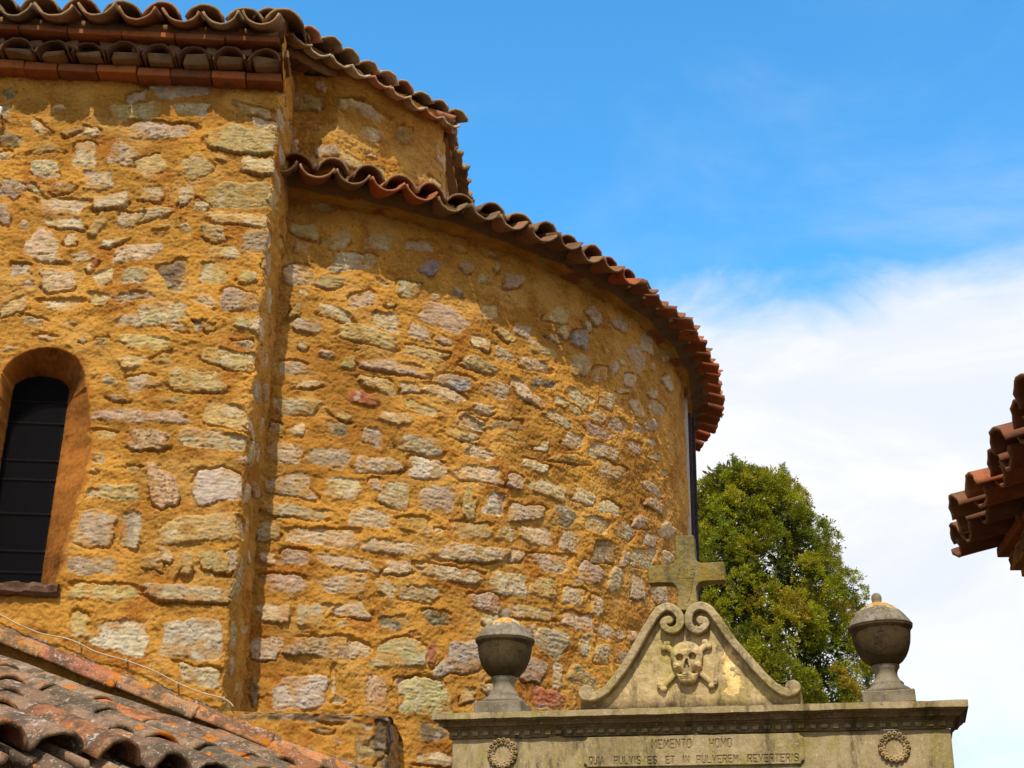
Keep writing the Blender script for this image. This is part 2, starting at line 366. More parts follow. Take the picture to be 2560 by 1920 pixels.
def px_stones(lists, uv):
    """stones traced in zoomed crops (ox, oy, scale, rows) -> frames on the wall surface"""
    res = []
    for ox, oy, sc, rows in lists:
        for row in rows:
            x, y, w_, h_ = row[:4]; rest = row[4:]
            an = 0.0; kind = 'w'; pw = 0
            for r_ in rest:
                if isinstance(r_, str): kind = r_
                else: an = r_
            x0, y0 = x / sc + ox, y / sc + oy; a = math.radians(an)
            hw, hh = w_ / sc / 2 * 0.96, h_ / sc / 2 * 0.96
            c = uv(x0, y0); 
            e1 = uv(x0 + 0.2 * hw * math.cos(a), y0 + 0.2 * hw * math.sin(a)); e2 = uv(x0 + 0.2 * hh * math.sin(a), y0 - 0.2 * hh * math.cos(a))
            if c is None or e1 is None or e2 is None: continue
            A, B = (np.array(e1) - c) * 5, (np.array(e2) - c) * 5
            res.append((c[0], c[1], A, B, kind, rng.uniform(3.2, 7.5) if min(w_, h_) / sc > 22 else 2.6))
    return res
def random_stones(u0, u1, v0, v1, size=(0.09, 0.2), rowh=0.115, fill=0.75, kinds='wwwypppyo'):
    res = []; v = v0
    while v < v1:
        u = u0 + rng.uniform(-.1, .1)
        while u < u1:
            a = rng.uniform(*size)
            if rng.rand() < fill:
                res.append((u, v + rng.uniform(-.02, .02), np.array([a / 2, rng.uniform(-.012, .012)]), np.array([0, rng.uniform(.03, .05)]), rng.choice(list(kinds)), rng.uniform(2.4, 4)))
            u += a + rng.uniform(0.02, 0.07)
        v += rowh * rng.uniform(0.85, 1.15)
    return res

Z1 = (0, 0, 2.458, [(1130,545,430,100,-4,'p'),(840,600,130,80,-20,'p'),(840,690,310,110,-5,'y'),(1180,670,220,85,5),(985,797,415,95,2,'p'),(1570,690,200,80,10,'y'),(1620,760,170,60,20),
 (1500,855,450,180,8,'y'),(355,670,100,40,-10),(245,780,130,60,45),(530,810,150,60,10),(440,800,130,60,-25,'o'),(300,905,170,65,'o'),(520,955,150,165),(760,950,180,140,15),(930,1015,170,150,-30,'y'),
 (1200,1020,170,150,-30,'y'),(1360,970,80,40,'o'),(1600,1020,260,100,5),(275,1035,175,100),(605,1105,190,120,-5),(210,1155,100,50,20),(380,1150,140,80,-10,'o'),(930,1190,140,95),(1140,1190,110,100,-20),
 (1480,1200,450,170,2,'y'),(1240,1260,85,65,20),(380,1265,270,95,3),(680,1235,230,90,-12),(395,1370,250,70),(945,1305,215,70,-8),(780,1345,120,100,10),(600,1380,60,170,35,'y'),(150,1380,60,60),
 (1480,1340,420,80,4,'y'),(260,1515,190,200,35),(430,1470,70,70),(985,1395,120,35,-5,'o'),(1150,1405,90,40,40),(1310,1430,150,100,'y'),(1590,1480,210,150,5,'p'),(700,1480,150,40,-15),(830,1555,280,105,-3),
 (490,1575,100,65,-20),(580,1600,50,70,-20,'r'),(1380,1545,190,85,5,'y'),(30,690,80,110,'y'),(60,860,130,90,20,'d'),(30,960,70,60),(70,1160,140,120,30,'p'),(20,1310,90,130,'p'),(1640,1610,70,60,'o'),(60,575,90,60,'d')])
ZA = (0, 640, 3.456, [(425,20,230,80),(680,20,110,50),(180,120,190,110,'p'),(250,245,100,90,30,'p'),(500,215,310,190,5),(770,100,60,80),(890,185,160,140,-20),(1170,170,260,140),(1510,180,230,260,-15,'d'),
 (1850,140,250,190,'y'),(2140,180,150,110,5,'y'),(120,430,250,150,-12,'y'),(510,420,330,90,3),(860,365,180,120,'y'),(1160,350,380,85,-8,'p'),(1400,490,450,190,-8),(1100,545,200,90,-5),(1520,600,180,70,10),(1770,385,150,110,30),
 (2060,380,330,190,2,'p'),(1740,590,130,110,-10,'d'),(1820,600,100,80,'o'),(285,565,210,80,12),(600,580,180,50,-10,'o'),(2150,590,240,110,10,'y'),(400,705,150,50,'p'),(860,740,130,80,-10,'y'),(1270,745,410,120,3,'y'),
 (2110,755,220,70,8),(1140,915,220,120,-3,'y'),(1390,890,140,80,-15,'o'),(1990,890,490,170,12,'y'),(1700,1080,500,200,5,'y'),(1215,1095,270,140,-8),(945,1075,110,90,30),(1460,1230,300,60,3,'o'),(1020,1220,150,50,15,'p'),
 (1225,1380,860,115,2,'p'),(1960,1380,430,220,10,'y'),(1280,1590,370,190,5,'k'),(1840,1590,600,170,8),(920,1540,190,70,'y'),(710,720,50,50,'p'),(100,800,150,25,-3)])
Z5 = (0, 800, 2.37, [(1300,980,310,220,'W'),(965,1000,190,220,10,'k'),(700,1025,240,110,5,'y'),(560,1025,100,50),(790,885,70,40,'y'),(560,890,40,30),(585,820,90,60,'y'),(565,1240,240,210,8,'p'),(780,1240,120,220,10,'p'),
 (1190,1230,490,170,-5,'y'),(545,1455,310,110,'p'),(985,1400,80,90,20),(900,1430,110,100,'o'),(1110,1440,65,150,5,'y'),(1290,1430,220,140,'y'),(1390,1430,80,130,'p'),(610,1610,400,110,5,'y'),(1110,1620,520,110,3,'p')])
Z6 = (0, 1450, 2.212, [(440,250,110,140,'y'),(670,310,300,190,10,'W'),(1060,325,340,230,2,'W'),(1100,530,240,110,15)])
NAVE_PX = [Z1, ZA, Z5, Z6]
D3 = (700, 380, 3.687, [(385,500,190,100,-3,'y'),(225,730,250,140,10,'y'),(540,820,260,150,-25,'y'),(900,830,260,170,5,'y'),(1290,860,260,100,8,'p'),(200,890,150,130,20,'o'),(680,1010,400,170),(170,1130,310,200,-5),(470,1195,250,130,5,'y'),
 (1380,1065,160,140,20,'P'),(1720,1060,130,100,30,'p'),(760,1365,250,140,-10),(1190,1265,220,160,5,'y'),(1630,1290,140,90,15,'d'),(1890,1170,120,80,15),(2150,1190,180,130,10,'p'),(1510,1530,480,200,25,'p'),(500,1480,310,120,15),
 (970,1560,280,170,15),(1430,1335,90,50,20),(1030,1410,70,40,'p'),(250,1590,300,140,10,'p'),(1940,1480,150,150,'y'),(150,1420,80,150,20,'o'),(2000,1060,50,100,'y'),(220,1300,80,60),(1660,900,150,60,20,'o'),(1930,930,160,40,20,'o')])
E8 = (600, 500, 3.318, [(1070,1130,520,130,15,'y'),(1490,1100,190,130,20,'p'),(1680,1160,150,60,30,'p'),(1530,1280,350,100,18,'y'),(1290,1385,520,100,10,'p'),(1130,1520,300,110,12,'y'),(1780,1510,310,130,10,'P'),(1420,1555,170,90,5),
 (440,1385,240,110,3),(720,1275,130,70),(900,1350,100,100,'y'),(570,1535,250,70,-3),(1700,1600,350,90,20),(520,1210,80,70),(1950,1350,180,100,25),(470,900,80,150,15,'o')])
FB = (640, 940, 3.687, [(1000,210,310,110,15,'r'),(370,280,400,160,3),(1300,385,330,110,8,'y'),(1530,310,330,90,18,'y'),(780,350,220,100,25,'o'),(750,490,220,130,10,'d'),(180,480,100,100,'y'),(385,490,130,120,10),(1080,560,210,160,20,'p'),
 (1520,640,400,150,10),(1980,430,280,140,20),(2090,310,200,100,15),(270,715,320,190,8),(680,750,410,190,5,'p'),(1140,820,430,150,3),(1590,850,350,180,3,'W'),(2040,710,250,110,25),(310,1000,430,220),(800,1035,330,200,3),(1100,1000,100,110),
 (1290,1090,290,240,10),(1680,1130,340,260,10,'p'),(1965,1160,120,300,-8,'y'),(390,1250,590,120,7),(1060,1310,390,190,7),(1450,1370,290,150,5,'o'),(120,1430,220,160,'y'),(620,1490,650,170,3),(1290,1580,620,130,6),(2000,1420,330,160,5,'y'),
 (1690,1435,80,60),(1900,540,330,90,20,'y'),(2060,906,440,148,8),(2005,1637,600,166,6)])
GC = (620, 1340, 3.456, [(170,190,150,90),(405,180,240,130,5,'p'),(845,225,560,110,10,'p'),(1310,270,250,110,5),(1760,330,560,130,8,'p'),(330,410,370,150,2,'p'),(830,415,390,160,-5,'p'),(1190,450,190,140,30),(1480,500,320,150,5,'y'),
 (2050,570,270,160,8,'p'),(230,670,270,170,-3),(550,680,270,190),(890,640,300,130),(1250,745,240,130,5,'d'),(1630,705,260,130,8,'d'),(150,970,270,200,3,'p'),(640,960,560,200,5,'k'),(960,990,180,160,15),(1330,1010,460,260,2,'G'),
 (1590,1010,75,230,5,'r'),(1870,1050,380,290,3,'W'),(460,1350,460,310,'W'),(1110,1370,210,320,5,'k'),(1400,1280,220,130,-10,'p'),(1540,1380,440,310,'G'),(785,1400,110,80),(735,1270,30,200,'y'),(60,1340,70,260,'d'),(1900,1370,110,150,'y'),
 (1440,840,120,60,20,'r'),(2090,1320,90,100),(2120,740,160,100)])
HD = (1160, 760, 3.687, [(380,275,190,90,38,'y'),(550,240,190,110,25,'p'),(160,360,190,110,20),(370,470,180,120,25),(730,430,280,90,22,'y'),(655,560,280,100,10),(150,560,330,110,28,'y'),(310,790,260,150,20),(510,740,160,90,20,'y'),
 (740,730,220,90,10,'d'),(610,850,320,100,35),(1070,320,160,170,10,'P'),(930,250,100,110,30,'y'),(880,100,180,150,20,'y'),(1210,110,190,110,55,'p'),(1150,200,130,60,55,'p'),(1450,190,160,110,40,'p'),(850,320,130,50,30),(1680,350,120,180,15,'p'),
 (1600,500,260,120,62,'p'),(1080,560,190,210,10,'y'),(1390,580,120,110,40,'p'),(1260,640,150,130,'o'),(1530,700,110,130,30,'p'),(1465,800,110,60,10,'y'),(1065,860,280,110,30),(1320,890,150,150,20),(1580,960,190,95,70),(1790,960,170,110,35,'p'),
 (1880,740,170,80,50),(1740,830,110,80,30),(870,1060,290,100,32),(1010,990,150,80,30,'y'),(1240,1030,150,90,40),(1410,1110,190,120,25,'p'),(1240,1180,270,120,25,'p'),(1730,1120,120,110,30,'p'),(1610,1150,110,90,30,'p'),(1720,1275,100,80,20,'p'),
 (1010,1260,180,140,20),(740,1310,100,100,20),(1290,1360,270,150,20),(1580,1320,140,110,20,'p'),(370,1110,300,90,5,'d'),(180,970,180,90,10),(80,1090,220,70,25),(60,1220,130,70),(150,1370,260,110,22),(470,1240,220,40,20,'y'),(660,1490,240,100,25),
 (1000,1430,330,80,12,'o'),(1360,1530,250,150,20,'y'),(1760,1410,110,70,25),(1850,1560,90,60,'p'),(1470,920,50,50,'r'),(900,910,150,80,30,'y'),(1830,470,150,80,70,'o'),(1740,570,80,100,'o'),(1920,1340,60,80,'y'),(1480,540,60,60)])
IE = (1160, 1160, 3.687, [(475,160,150,140,10,'p'),(790,235,340,140,22),(1110,310,210,120,25),(1350,400,220,120,25),(290,370,180,230,15,'W'),(590,450,330,160,3,'p'),(920,490,220,200,15,'d'),(1230,560,250,150,15,'y'),(1490,620,170,160,20),
 (1635,540,140,120,20),(1870,620,140,150,35),(1740,230,220,80,38,'p'),(1760,380,180,90,35,'p'),(1720,700,130,120,10,'p'),(390,630,150,150,5,'y'),(665,660,310,160,10),(975,710,190,180,15),(1300,810,220,210,10,'d'),(500,850,120,130,20),
 (800,910,330,170,8,'p'),(1170,1010,240,210,12,'p'),(1490,870,90,140,5),(1660,870,230,200,10),(1400,1060,130,220,3),(1605,1140,120,230,'p'),(1880,860,120,110,20),(1810,1210,140,180,'p'),(420,1100,330,220,10),(735,1140,240,180,5,'y'),
 (1005,1220,190,170,15),(620,1370,470,120,8,'y'),(1225,1300,110,180,3),(1060,1450,310,150,10,'p'),(1360,1560,260,110,20),(250,1450,130,110),(630,1530,120,110),(830,1610,300,180,20),(1120,1620,90,120),(1570,1590,100,110)])
J7 = (1050, 1480, 2.949, [(970,370,260,190,25),(1215,410,80,140),(1340,460,110,160,5),(840,580,180,190,15,'p'),(1020,610,70,220,3),(1200,640,230,130,35,'y'),(1500,480,110,90),(960,790,250,150,10,'r'),(500,710,70,90),(110,1030,200,130,'d'),(100,1230,250,110)])
APSE_PX = [D3, E8, FB, GC, HD, IE, J7]

# ------------------------------------------------------------ the church
church = thing('church', (-2.3, 8.5, 0), 'ochre rubble stone church with rounded apse and clay canal tile roofs', 'church')

# --- nave wall: front face, a worn corner, then the short return towards the apse
NC = np.array([-1.378, 7.0]); ND = np.array([0.9990, 0.0455]); ND /= np.linalg.norm(ND); RC = 0.025
RD = np.array([0.01, 1.0]); RD /= np.linalg.norm(RD)
n_front = np.array([ND[1], -ND[0]]); n_ret = np.array([RD[1], -RD[0]])
NAVE_TOP = 6.66
def nave_path(u):
    u = np.asarray(u); t = ss(-0.035, 0.035, u)[..., None]
    base = np.where((u < 0)[..., None], NC + ND * u[..., None], NC + RD * u[..., None])
    nn = n_front * (1 - t) + n_ret * t; nn = nn / np.linalg.norm(nn, axis=-1, keepdims=True)
    rd = np.clip(1 - np.abs(u) / 0.035, 0, 1)[..., None] ** 2 * 0.012
    return base - nn * rd, nn
def nave_uv(x, y):
    p = at_plane(x, y, (*NC, 3.0), (*n_front, 0)); return np.array([(p[:2] - NC) @ ND, p[2]])
W_C, W_HW, W_TOP = (-2.478 - NC[0]) / ND[0], 0.224, 4.663; W_SP = W_TOP - W_HW; W_BOT = nave_uv(100, 1462)[1]; W_D = 0.22
P_C, P_HW, P_SP, P_TOP = (-2.548 - NC[0]) / ND[0], 0.147, 4.49, 4.575
def opening_sdf(U, V_):
    """distance to the arched opening in the wall face, negative inside"""
    bulge = np.interp(V_, [3.4, 3.55, 3.75, 4.12, 4.35, 4.5], [0.0, 0.0, 0.04, 0.075, 0.03, 0.0])
    dx = np.where(U > W_C, U - W_C - W_HW - bulge, W_C - U - W_HW)
    return np.where(V_ > W_SP, np.hypot(U - W_C, V_ - W_SP) - W_HW, dx)
def pane_sdf(U, V_):
    q = np.hypot(U - P_C, np.maximum(V_ - P_SP, 0) * (P_HW / (P_TOP - P_SP))) - P_HW
    return np.where(V_ > P_SP, q, np.abs(U - P_C) - P_HW)
def window_depth(U, V_):
    d = opening_sdf(U, V_) + fbm(U * 6, V_ * 6, 3, 88) * 0.006; q = np.maximum(pane_sdf(U, V_), 0)
    t = np.clip(-d, 0, None) / (np.clip(-d, 0, None) + q + 1e-5)
    D = W_D * t ** 0.9 * ss(W_BOT - 0.004, W_BOT + 0.008, V_)
    pl = ss(0.035, -0.01, d + fbm(U * 9, V_ * 9, 3, 66) * 0.03) * ss(W_BOT - .1, W_BOT, V_)
    return D, pl
us = axis((-6.5, -4.2, 0.05), (-4.2, -3.25, 0.012), (-3.25, -0.05, 0.0048), (-0.05, 0.05, 0.003), (0.05, 0.62, 0.008))
vs = axis((0.0, 2.3, 0.05), (2.3, NAVE_TOP, 0.0048))
st = px_stones(NAVE_PX, nave_uv)
ret = []
for z in np.arange(2.6, 6.3, 0.19):
    ret.append((0.1 + rng.uniform(-.05, .08), z + rng.uniform(-.04, .04), np.array([rng.uniform(.05, .11), 0.0]), np.array([0, rng.uniform(.04, .08)]), rng.choice(list('wppyw')), 3.0))
    if rng.rand() < 0.6: ret.append((0.34 + rng.uniform(-.05, .05), z + 0.09, np.array([rng.uniform(.04, .08), 0.0]), np.array([0, rng.uniform(.03, .05)]), rng.choice(list('ypw')), 2.6))
umin = min(s[0] for s in st)
st += ret + random_stones(-4.6, umin - 0.12, 2.3, 6.2) + random_stones(-3.0, -0.1, 2.3, 2.75)
U, V_, H, C = masonry(us, vs, st, 3, depth=window_depth, fillers=260)
B, NN = nave_path(U)
P3 = np.concatenate([B + NN * H[..., None], V_[..., None]], -1).reshape(-1, 3)
nave_wall = new_mesh('nave_wall', P3, quads=grid_quads(len(us), len(vs)), mat=M_RUB, parent=church, cols=C.reshape(-1, 3))

# --- arched window: dark pane deep in the splay, its saddle bars and stone sill
def npt(u, d, z): q = NC + ND * u + n_front * d; return np.array([q[0], q[1], z])
m, t, p = mat_new('dark_glass', 0.6, 0.08); p.inputs['Base Color'].default_value = (0.004, 0.004, 0.006, 1); M_GLASS = m
M_IRON = m_plain('dark_iron', (0.02, 0.017, 0.018), 0.6)
ih = P_HW + 0.006; wc = (P_C, 0)
arc = [(wc[0] + ih * math.cos(a), P_SP + (P_TOP - P_SP + .005) * math.sin(a)) for a in np.linspace(0, math.pi, 14)]
poly = [(wc[0] + ih, W_BOT - .01)] + arc + [(wc[0] - ih, W_BOT - .01)]
vv = [npt(a, -W_D + 0.012, b) for a, b in poly] + [npt(a, -W_D - 0.02, b) for a, b in poly]; n_ = len(poly)
window = new_mesh('window', vv, faces=[tuple(range(n_)), tuple(range(2 * n_ - 1, n_ - 1, -1))] + [(i, n_ + i, n_ + (i + 1) % n_, (i + 1) % n_) for i in range(n_)], mat=M_GLASS, parent=church, smooth=False)
window['label'] = 'dark arched window pane behind wire netting'
fix_normals(window)
M_BAR = m_plain('saddle_bar', (0.016, 0.012, 0.012), 0.8)
for k, z in enumerate(np.linspace(W_BOT + 0.09, P_SP - 0.06, 7) + np.array([.02, -.03, .01, .035, -.02, .03, -.01])):
    mb = MB(); mb.quadbox(npt(wc[0] - ih, -W_D + 0.013, z), npt(wc[0] + ih, -W_D + 0.013, z) - npt(wc[0] - ih, -W_D + 0.013, z), npt(0, 0.008, 0) - npt(0, 0, 0), (0, 0, 0.009))
    mb.build('saddle_bar', M_BAR, window)
M_NET = m_plain('wire_netting', (0.009, 0.008, 0.009), 0.9, spec=0.05)
mb = MB()                                             # wire netting: two families of fine slanting wires
for sgn in (-1, 1):
    for off in np.arange(-1.2, 1.2, 0.017):
        pts = []
        for tt in np.linspace(-0.9, 0.9, 60):
            u_ = wc[0] + tt * 0.5 * sgn + off * 0.5; z_ = (W_SP + W_BOT) / 2 + tt
            if pane_sdf(np.array(u_), np.array(z_)) < 0.004 and z_ > W_BOT: pts.append((u_, z_))
        if len(pts) > 1:
            a, b = pts[0], pts[-1]; q0, q1 = npt(a[0], -W_D + 0.028, a[1]), npt(b[0], -W_D + 0.028, b[1])
            mb.quadbox(q0, q1 - q0, npt(0.0012, 0, 0) - npt(0, 0, 0), npt(0, 0.0012, 0) - npt(0, 0, 0))
mb.build('wire_netting', M_NET, window)
M_SILL = m_stone('sill_stone', (0.14, 0.075, 0.05), (0.10, 0.052, 0.035), (0.05, 0.03, 0.022), (0.16, 0.10, 0.06), 2)
sl = nave_uv(150, 1472)
usl = np.linspace(wc[0] - 0.30, sl[0], 70); prof = [(-0.15, 0.012), (-0.05, 0.008), (0.02, 0.004), (0.045, -0.004), (0.05, -0.02), (0.044, -0.045), (0.02, -0.062), (-0.10, -0.064)]
GV = []
for a in usl:
    for k, (d_, z_) in enumerate(prof):
        e_ = fbm(np.array(a * 9.), np.array(k * 0.7), 4, 71) * 0.012; GV.append(npt(a, d_ + e_, W_BOT + z_ + e_ * 0.8))
sill = new_mesh('sill', GV, quads=grid_quads(len(prof), len(usl)), mat=M_SILL, parent=window, smooth=False, cols=(1, 1, 1)); fix_normals(sill)

# --- apse wall
AC = np.array([-2.34, 11.14]); AR = 3.77; AT = 6.10
def apse_uv(x, y):
    r = ray(x, y); d = r[:2]; a = d @ d; b = -2 * (d @ AC); c = AC @ AC - AR ** 2; D = b * b - 4 * a * c
    if D < 0: return None
    t_ = (-b - math.sqrt(D)) / (2 * a); p_ = r * t_; return np.array([AR * math.atan2(p_[0] - AC[0], AC[1] - p_[1]), p_[2] + EYE[2]])
d2 = math.radians
us = axis((AR * d2(11.5), AR * d2(62), 0.0052), (AR * d2(62), AR * d2(91), 0.008), (AR * d2(91), AR * d2(150), 0.06))
vs = axis((0.0, 2.2, 0.05), (2.2, AT, 0.0052))
st = px_stones(APSE_PX, apse_uv) + random_stones(AR * d2(88), AR * d2(110), 2.5, 5.9) + random_stones(AR * d2(14), AR * d2(50), 2.0, 2.5)
U, V_, H, C = masonry(us, vs, st, 8, fillers=330)
bt = U / AR; rr_ = AR + H
P3 = np.stack([AC[0] + rr_ * np.sin(bt), AC[1] - rr_ * np.cos(bt), V_], -1).reshape(-1, 3)
apse_wall = new_mesh('apse_wall', P3, quads=grid_quads(len(us), len(vs)), mat=M_RUB, parent=church, cols=C.reshape(-1, 3))

# --- apse eaves band of mortar and slabs
bs = np.radians(axis((11.5, 95, 0.16), (95, 150, 1.5))); prof = np.array([(-.06, 5.90), (.0, 5.915), (.035, 5.935), (.07, 5.962), (.095, 5.995), (.105, 6.03), (.10, 6.06), (.06, 6.075), (-.1, 6.08)])
tt = np.linspace(0, len(prof) - 1, 34); pr = np.stack([np.interp(tt, range(len(prof)), prof[:, k]) for k in (0, 1)], -1)
Bm, Tm = np.meshgrid(bs, np.arange(len(tt)))
e_ = fbm(Bm * AR * 7, Tm * 0.22, 4, 91) * 0.02 + fbm(Bm * AR * 30, Tm * 0.8, 3, 92) * 0.005
r_ = AR + pr[:, 0][:, None] + e_; z_ = pr[:, 1][:, None] + 0.5 * e_ + fbm(Bm * AR * 2.2, Bm * 0, 3, 95) * 0.012
cc = MORT * (0.95 + 0.35 * fbm(Bm * AR * 5, Tm * 0.3, 4, 93))[..., None]
t = ss(0.1, 0.35, fbm(Bm * AR * 2.6, Tm * 0.05, 3, 94))[..., None]; cc = cc * (1 - t) + np.array([0.24, 0.09, 0.035]) * t
t = ss(0.25, 0.5, fbm(Bm * AR * 4.6, Tm * 0.12, 3, 97))[..., None] * 0.7; cc = cc * (1 - t) + np.array([0.34, 0.25, 0.06]) * t
P3 = np.stack([AC[0] + r_ * np.sin(Bm), AC[1] - r_ * np.cos(Bm), z_], -1).reshape(-1, 3)
new_mesh('apse_cornice', P3, quads=grid_quads(len(bs), len(tt)), mat=M_RUB, parent=church, cols=np.clip(cc, .01, .9).reshape(-1, 3))

# --- canal tiles
NT_COLS = [(0.25, 0.155, 0.085), (0.22, 0.145, 0.08), (0.28, 0.165, 0.09), (0.29, 0.125, 0.065), (0.19, 0.13, 0.08), (0.27, 0.185, 0.105), (0.17, 0.115, 0.075)]
TILE_COLS = [(0.26, 0.155, 0.085), (0.23, 0.14, 0.08), (0.29, 0.17, 0.095), (0.31, 0.13, 0.065), (0.20, 0.135, 0.085), (0.27, 0.19, 0.11), (0.18, 0.12, 0.08)]
def tile_local(L, w0, w1, arc=150, th=0.013, nseg=11, nl=5, sag=0.0):
    """half-barrel, convex up; low end at y=0 (half width w0) to y=L (half width w1); edges rest at z=0"""
    A = math.radians(arc) / 2; V = []; 
    ph = rng.uniform(0, 6.28, 3); am = rng.uniform(-.004, .004, 3)
    ys_ = [0.0, 0.012] + [L * j / (nl - 1) for j in range(1, nl)]; nl = len(ys_)
    for j in range(nl):
        y = ys_[j]; w_ = w0 + (w1 - w0) * y / L; R_ = w_ / math.sin(A)
        for rad in (R_, R_ - th):
            for i in range(nseg):
                a = -A + 2 * A * i / (nseg - 1)
                wob = am[0] * math.sin(2 * a + ph[0] + j) + am[1] * math.sin(3 * a + ph[1])
                yy = y + (am[2] * 2 * math.sin(2.3 * a + ph[2]) + 0.004 * math.sin(9 * a + ph[0]) if j == 0 else 0)
                V.append(((rad + wob) * math.sin(a), yy, (rad + wob) * math.cos(a) - R_ * math.cos(A)))
    F = []; S = 2 * nseg
    for j in range(nl - 1):
        for i in range(nseg - 1):
            a = j * S + i; F.append((a, a + 1, a + S + 1, a + S)); b = a + nseg; F.append((b, b + S, b + S + 1, b + 1))
        for i in (0, nseg - 1):
            a = j * S + i; F.append((a, a + S, a + S + nseg, a + nseg) if i == 0 else (a, a + nseg, a + S + nseg, a + S))
    for j in (0, nl - 1):
        for i in range(nseg - 1):
            a = j * S + i; F.append((a, a + nseg, a + nseg + 1, a + 1) if j == 0 else (a, a + 1, a + nseg + 1, a + nseg))
    return np.array(V), F
def put_tile(mb, o, ex, ey, ez, L=0.42, w0=0.098, w1=0.08, pan=False, arc=150, col=None, jit=1.0, th=0.013, nl=5, rim=0.38):
    V, F = tile_local(L, w0, w1, arc, th, nl=nl)
    if pan: V = V * np.array([1, 1, -1]); F = [f[::-1] for f in F]
    a = rng.normal(0, 0.028) * jit; b = rng.normal(0, 0.035) * jit; c_ = rng.normal(0, 0.03) * jit
    x, y, z = V.T; x, y = x - a * y, y + a * x; z = z + b * x; y, z = y - c_ * z * 0, z + c_ * y * 0.4
    V = np.stack([x, y, z], -1)
    o = np.asarray(o) + ey * rng.normal(0, 0.015) * jit + ez * rng.normal(0, 0.004) * jit
    W_ = o + V[:, :1] * ex + V[:, 1:2] * ey + V[:, 2:3] * ez
    c = np.array(col if col is not None else TILE_COLS[rng.randint(len(TILE_COLS))]) * rng.uniform(.8, 1.15)
    cv = np.tile(c, (len(W_), 1)); nr_ = len(W_) // (nl + 1)
    cv[:nr_] = cv[:nr_] * (1 - rim) + np.array([0.34, 0.24, 0.11]) * rim * rng.uniform(.6, 1.1)      # worn, lichened rim, with a sunlit edge painted in
    mb.add(W_, F, cv)
def roof_rows(mb, o, ex, ey, ez, ncols, pitch, lens, rows_fn, wid=None, pan_lead=0.10, w0=0.098, cols=None, step=0.30, first=0, arc=150, clift=0.0, parc=None):
    """columns of pans and covers from an eave; o = low end of pan 0, ex along the eave, ey up the slope"""
    for i in range(first, ncols):
        nrow = rows_fn(i)
        for k in range(nrow):
            jx = rng.normal(0, 0.006)
            put_tile(mb, o + ex * (i * pitch + jx) + ey * (k * step) + ez * (0.055 if parc is None else 0.04), ex, ey, ez, w0=w0 * 0.95, w1=w0 * 1.02, pan=True, arc=parc or arc, col=None if cols is None else cols[rng.randint(len(cols))])
            put_tile(mb, o + ex * ((i + .5) * pitch + jx) + ey * (pan_lead + k * step) + ez * (0.052 + clift), ex, ey, ez, w0=w0, w1=w0 * .82, arc=arc, col=None if cols is None else cols[rng.randint(len(cols))])

# apse roof: radial columns
APC = [(0.23, 0.12, 0.062), (0.19, 0.105, 0.058), (0.26, 0.14, 0.072), (0.28, 0.105, 0.05), (0.15, 0.095, 0.058), (0.24, 0.15, 0.08)]
def redden(c, b): f = float(np.interp(math.degrees(b), [35, 70], [0, 1])); return tuple(np.array(c) * (1 - f) + np.array((0.31, 0.10, 0.045)) * f * (0.7 + 0.6 * rng.rand()))
mb = MB(); SL = math.radians(17); n_col = 0
dth = math.radians(3.06)
for b in np.arange(math.radians(10.5), math.radians(150), dth):
    rad = np.array([math.sin(b), -math.cos(b), 0]); ex = np.array([math.cos(b), math.sin(b), 0])
    ey = -rad * math.cos(SL) + np.array([0, 0, math.sin(SL)]); ez = np.cross(ex, ey)
    tip = np.array([AC[0], AC[1], 0]) + rad * (4.065 + rng.normal(0, .006)) + np.array([0, 0, 5.925])
    hot = rng.rand() < (0.08 if math.degrees(b) < 45 else 0.3)
    nr = 4 if math.degrees(b) < 95 else 2
    for k in range(nr):
        s_ = 1 - 0.07 * k; lead = float(np.interp(math.degrees(b), [20, 23, 45, 60], [0.07, 0.11, 0.11, 0.17]))
        put_tile(mb, tip + ey * (k * 0.3) + ez * 0.06, ex, ey, ez, w0=(0.106 if math.degrees(b) < 52 else 0.084) * s_, w1=(0.107 if math.degrees(b) < 52 else 0.095) * s_, pan=True, arc=140, col=(0.38, 0.10, 0.035) if hot else redden(APC[rng.randint(6)], b))
        b2 = b + dth / 2; rad2 = np.array([math.sin(b2), -math.cos(b2), 0]); ex2 = np.array([math.cos(b2), math.sin(b2), 0]); ey2 = -rad2 * math.cos(SL) + np.array([0, 0, math.sin(SL)])
        tip2 = np.array([AC[0], AC[1], 0]) + rad2 * 4.065 + np.array([0, 0, 5.925])
        put_tile(mb, tip2 + ey2 * (lead + k * 0.3) + np.cross(ex2, ey2) * 0.055, ex2, ey2, np.cross(ex2, ey2), w0=0.104 * s_, w1=0.086 * s_, arc=160, col=redden(APC[rng.randint(6)], b))
# bedding under the tiles
bs = np.radians(np.arange(10.5, 150, 2.0)); V_c = []
for rr2, zz in ((3.965, 5.985), (1.2, 5.985 + 2.76 * math.tan(SL)), (1.2, 5.9), (3.72, 5.93)):
    V_c.append(np.stack([AC[0] + rr2 * np.sin(bs), AC[1] - rr2 * np.cos(bs), np.full(len(bs), zz)], -1))
Vc = np.concatenate(V_c); nb = len(bs)
mb.add(Vc, [(r0 * nb + i, r0 * nb + i + 1, ((r0 + 1) % 4) * nb + i + 1, ((r0 + 1) % 4) * nb + i) for r0 in range(4) for i in range(nb - 1)], (0.2, 0.12, 0.06))
mb.build('apse_roof', M_TILE, church, smooth=True)

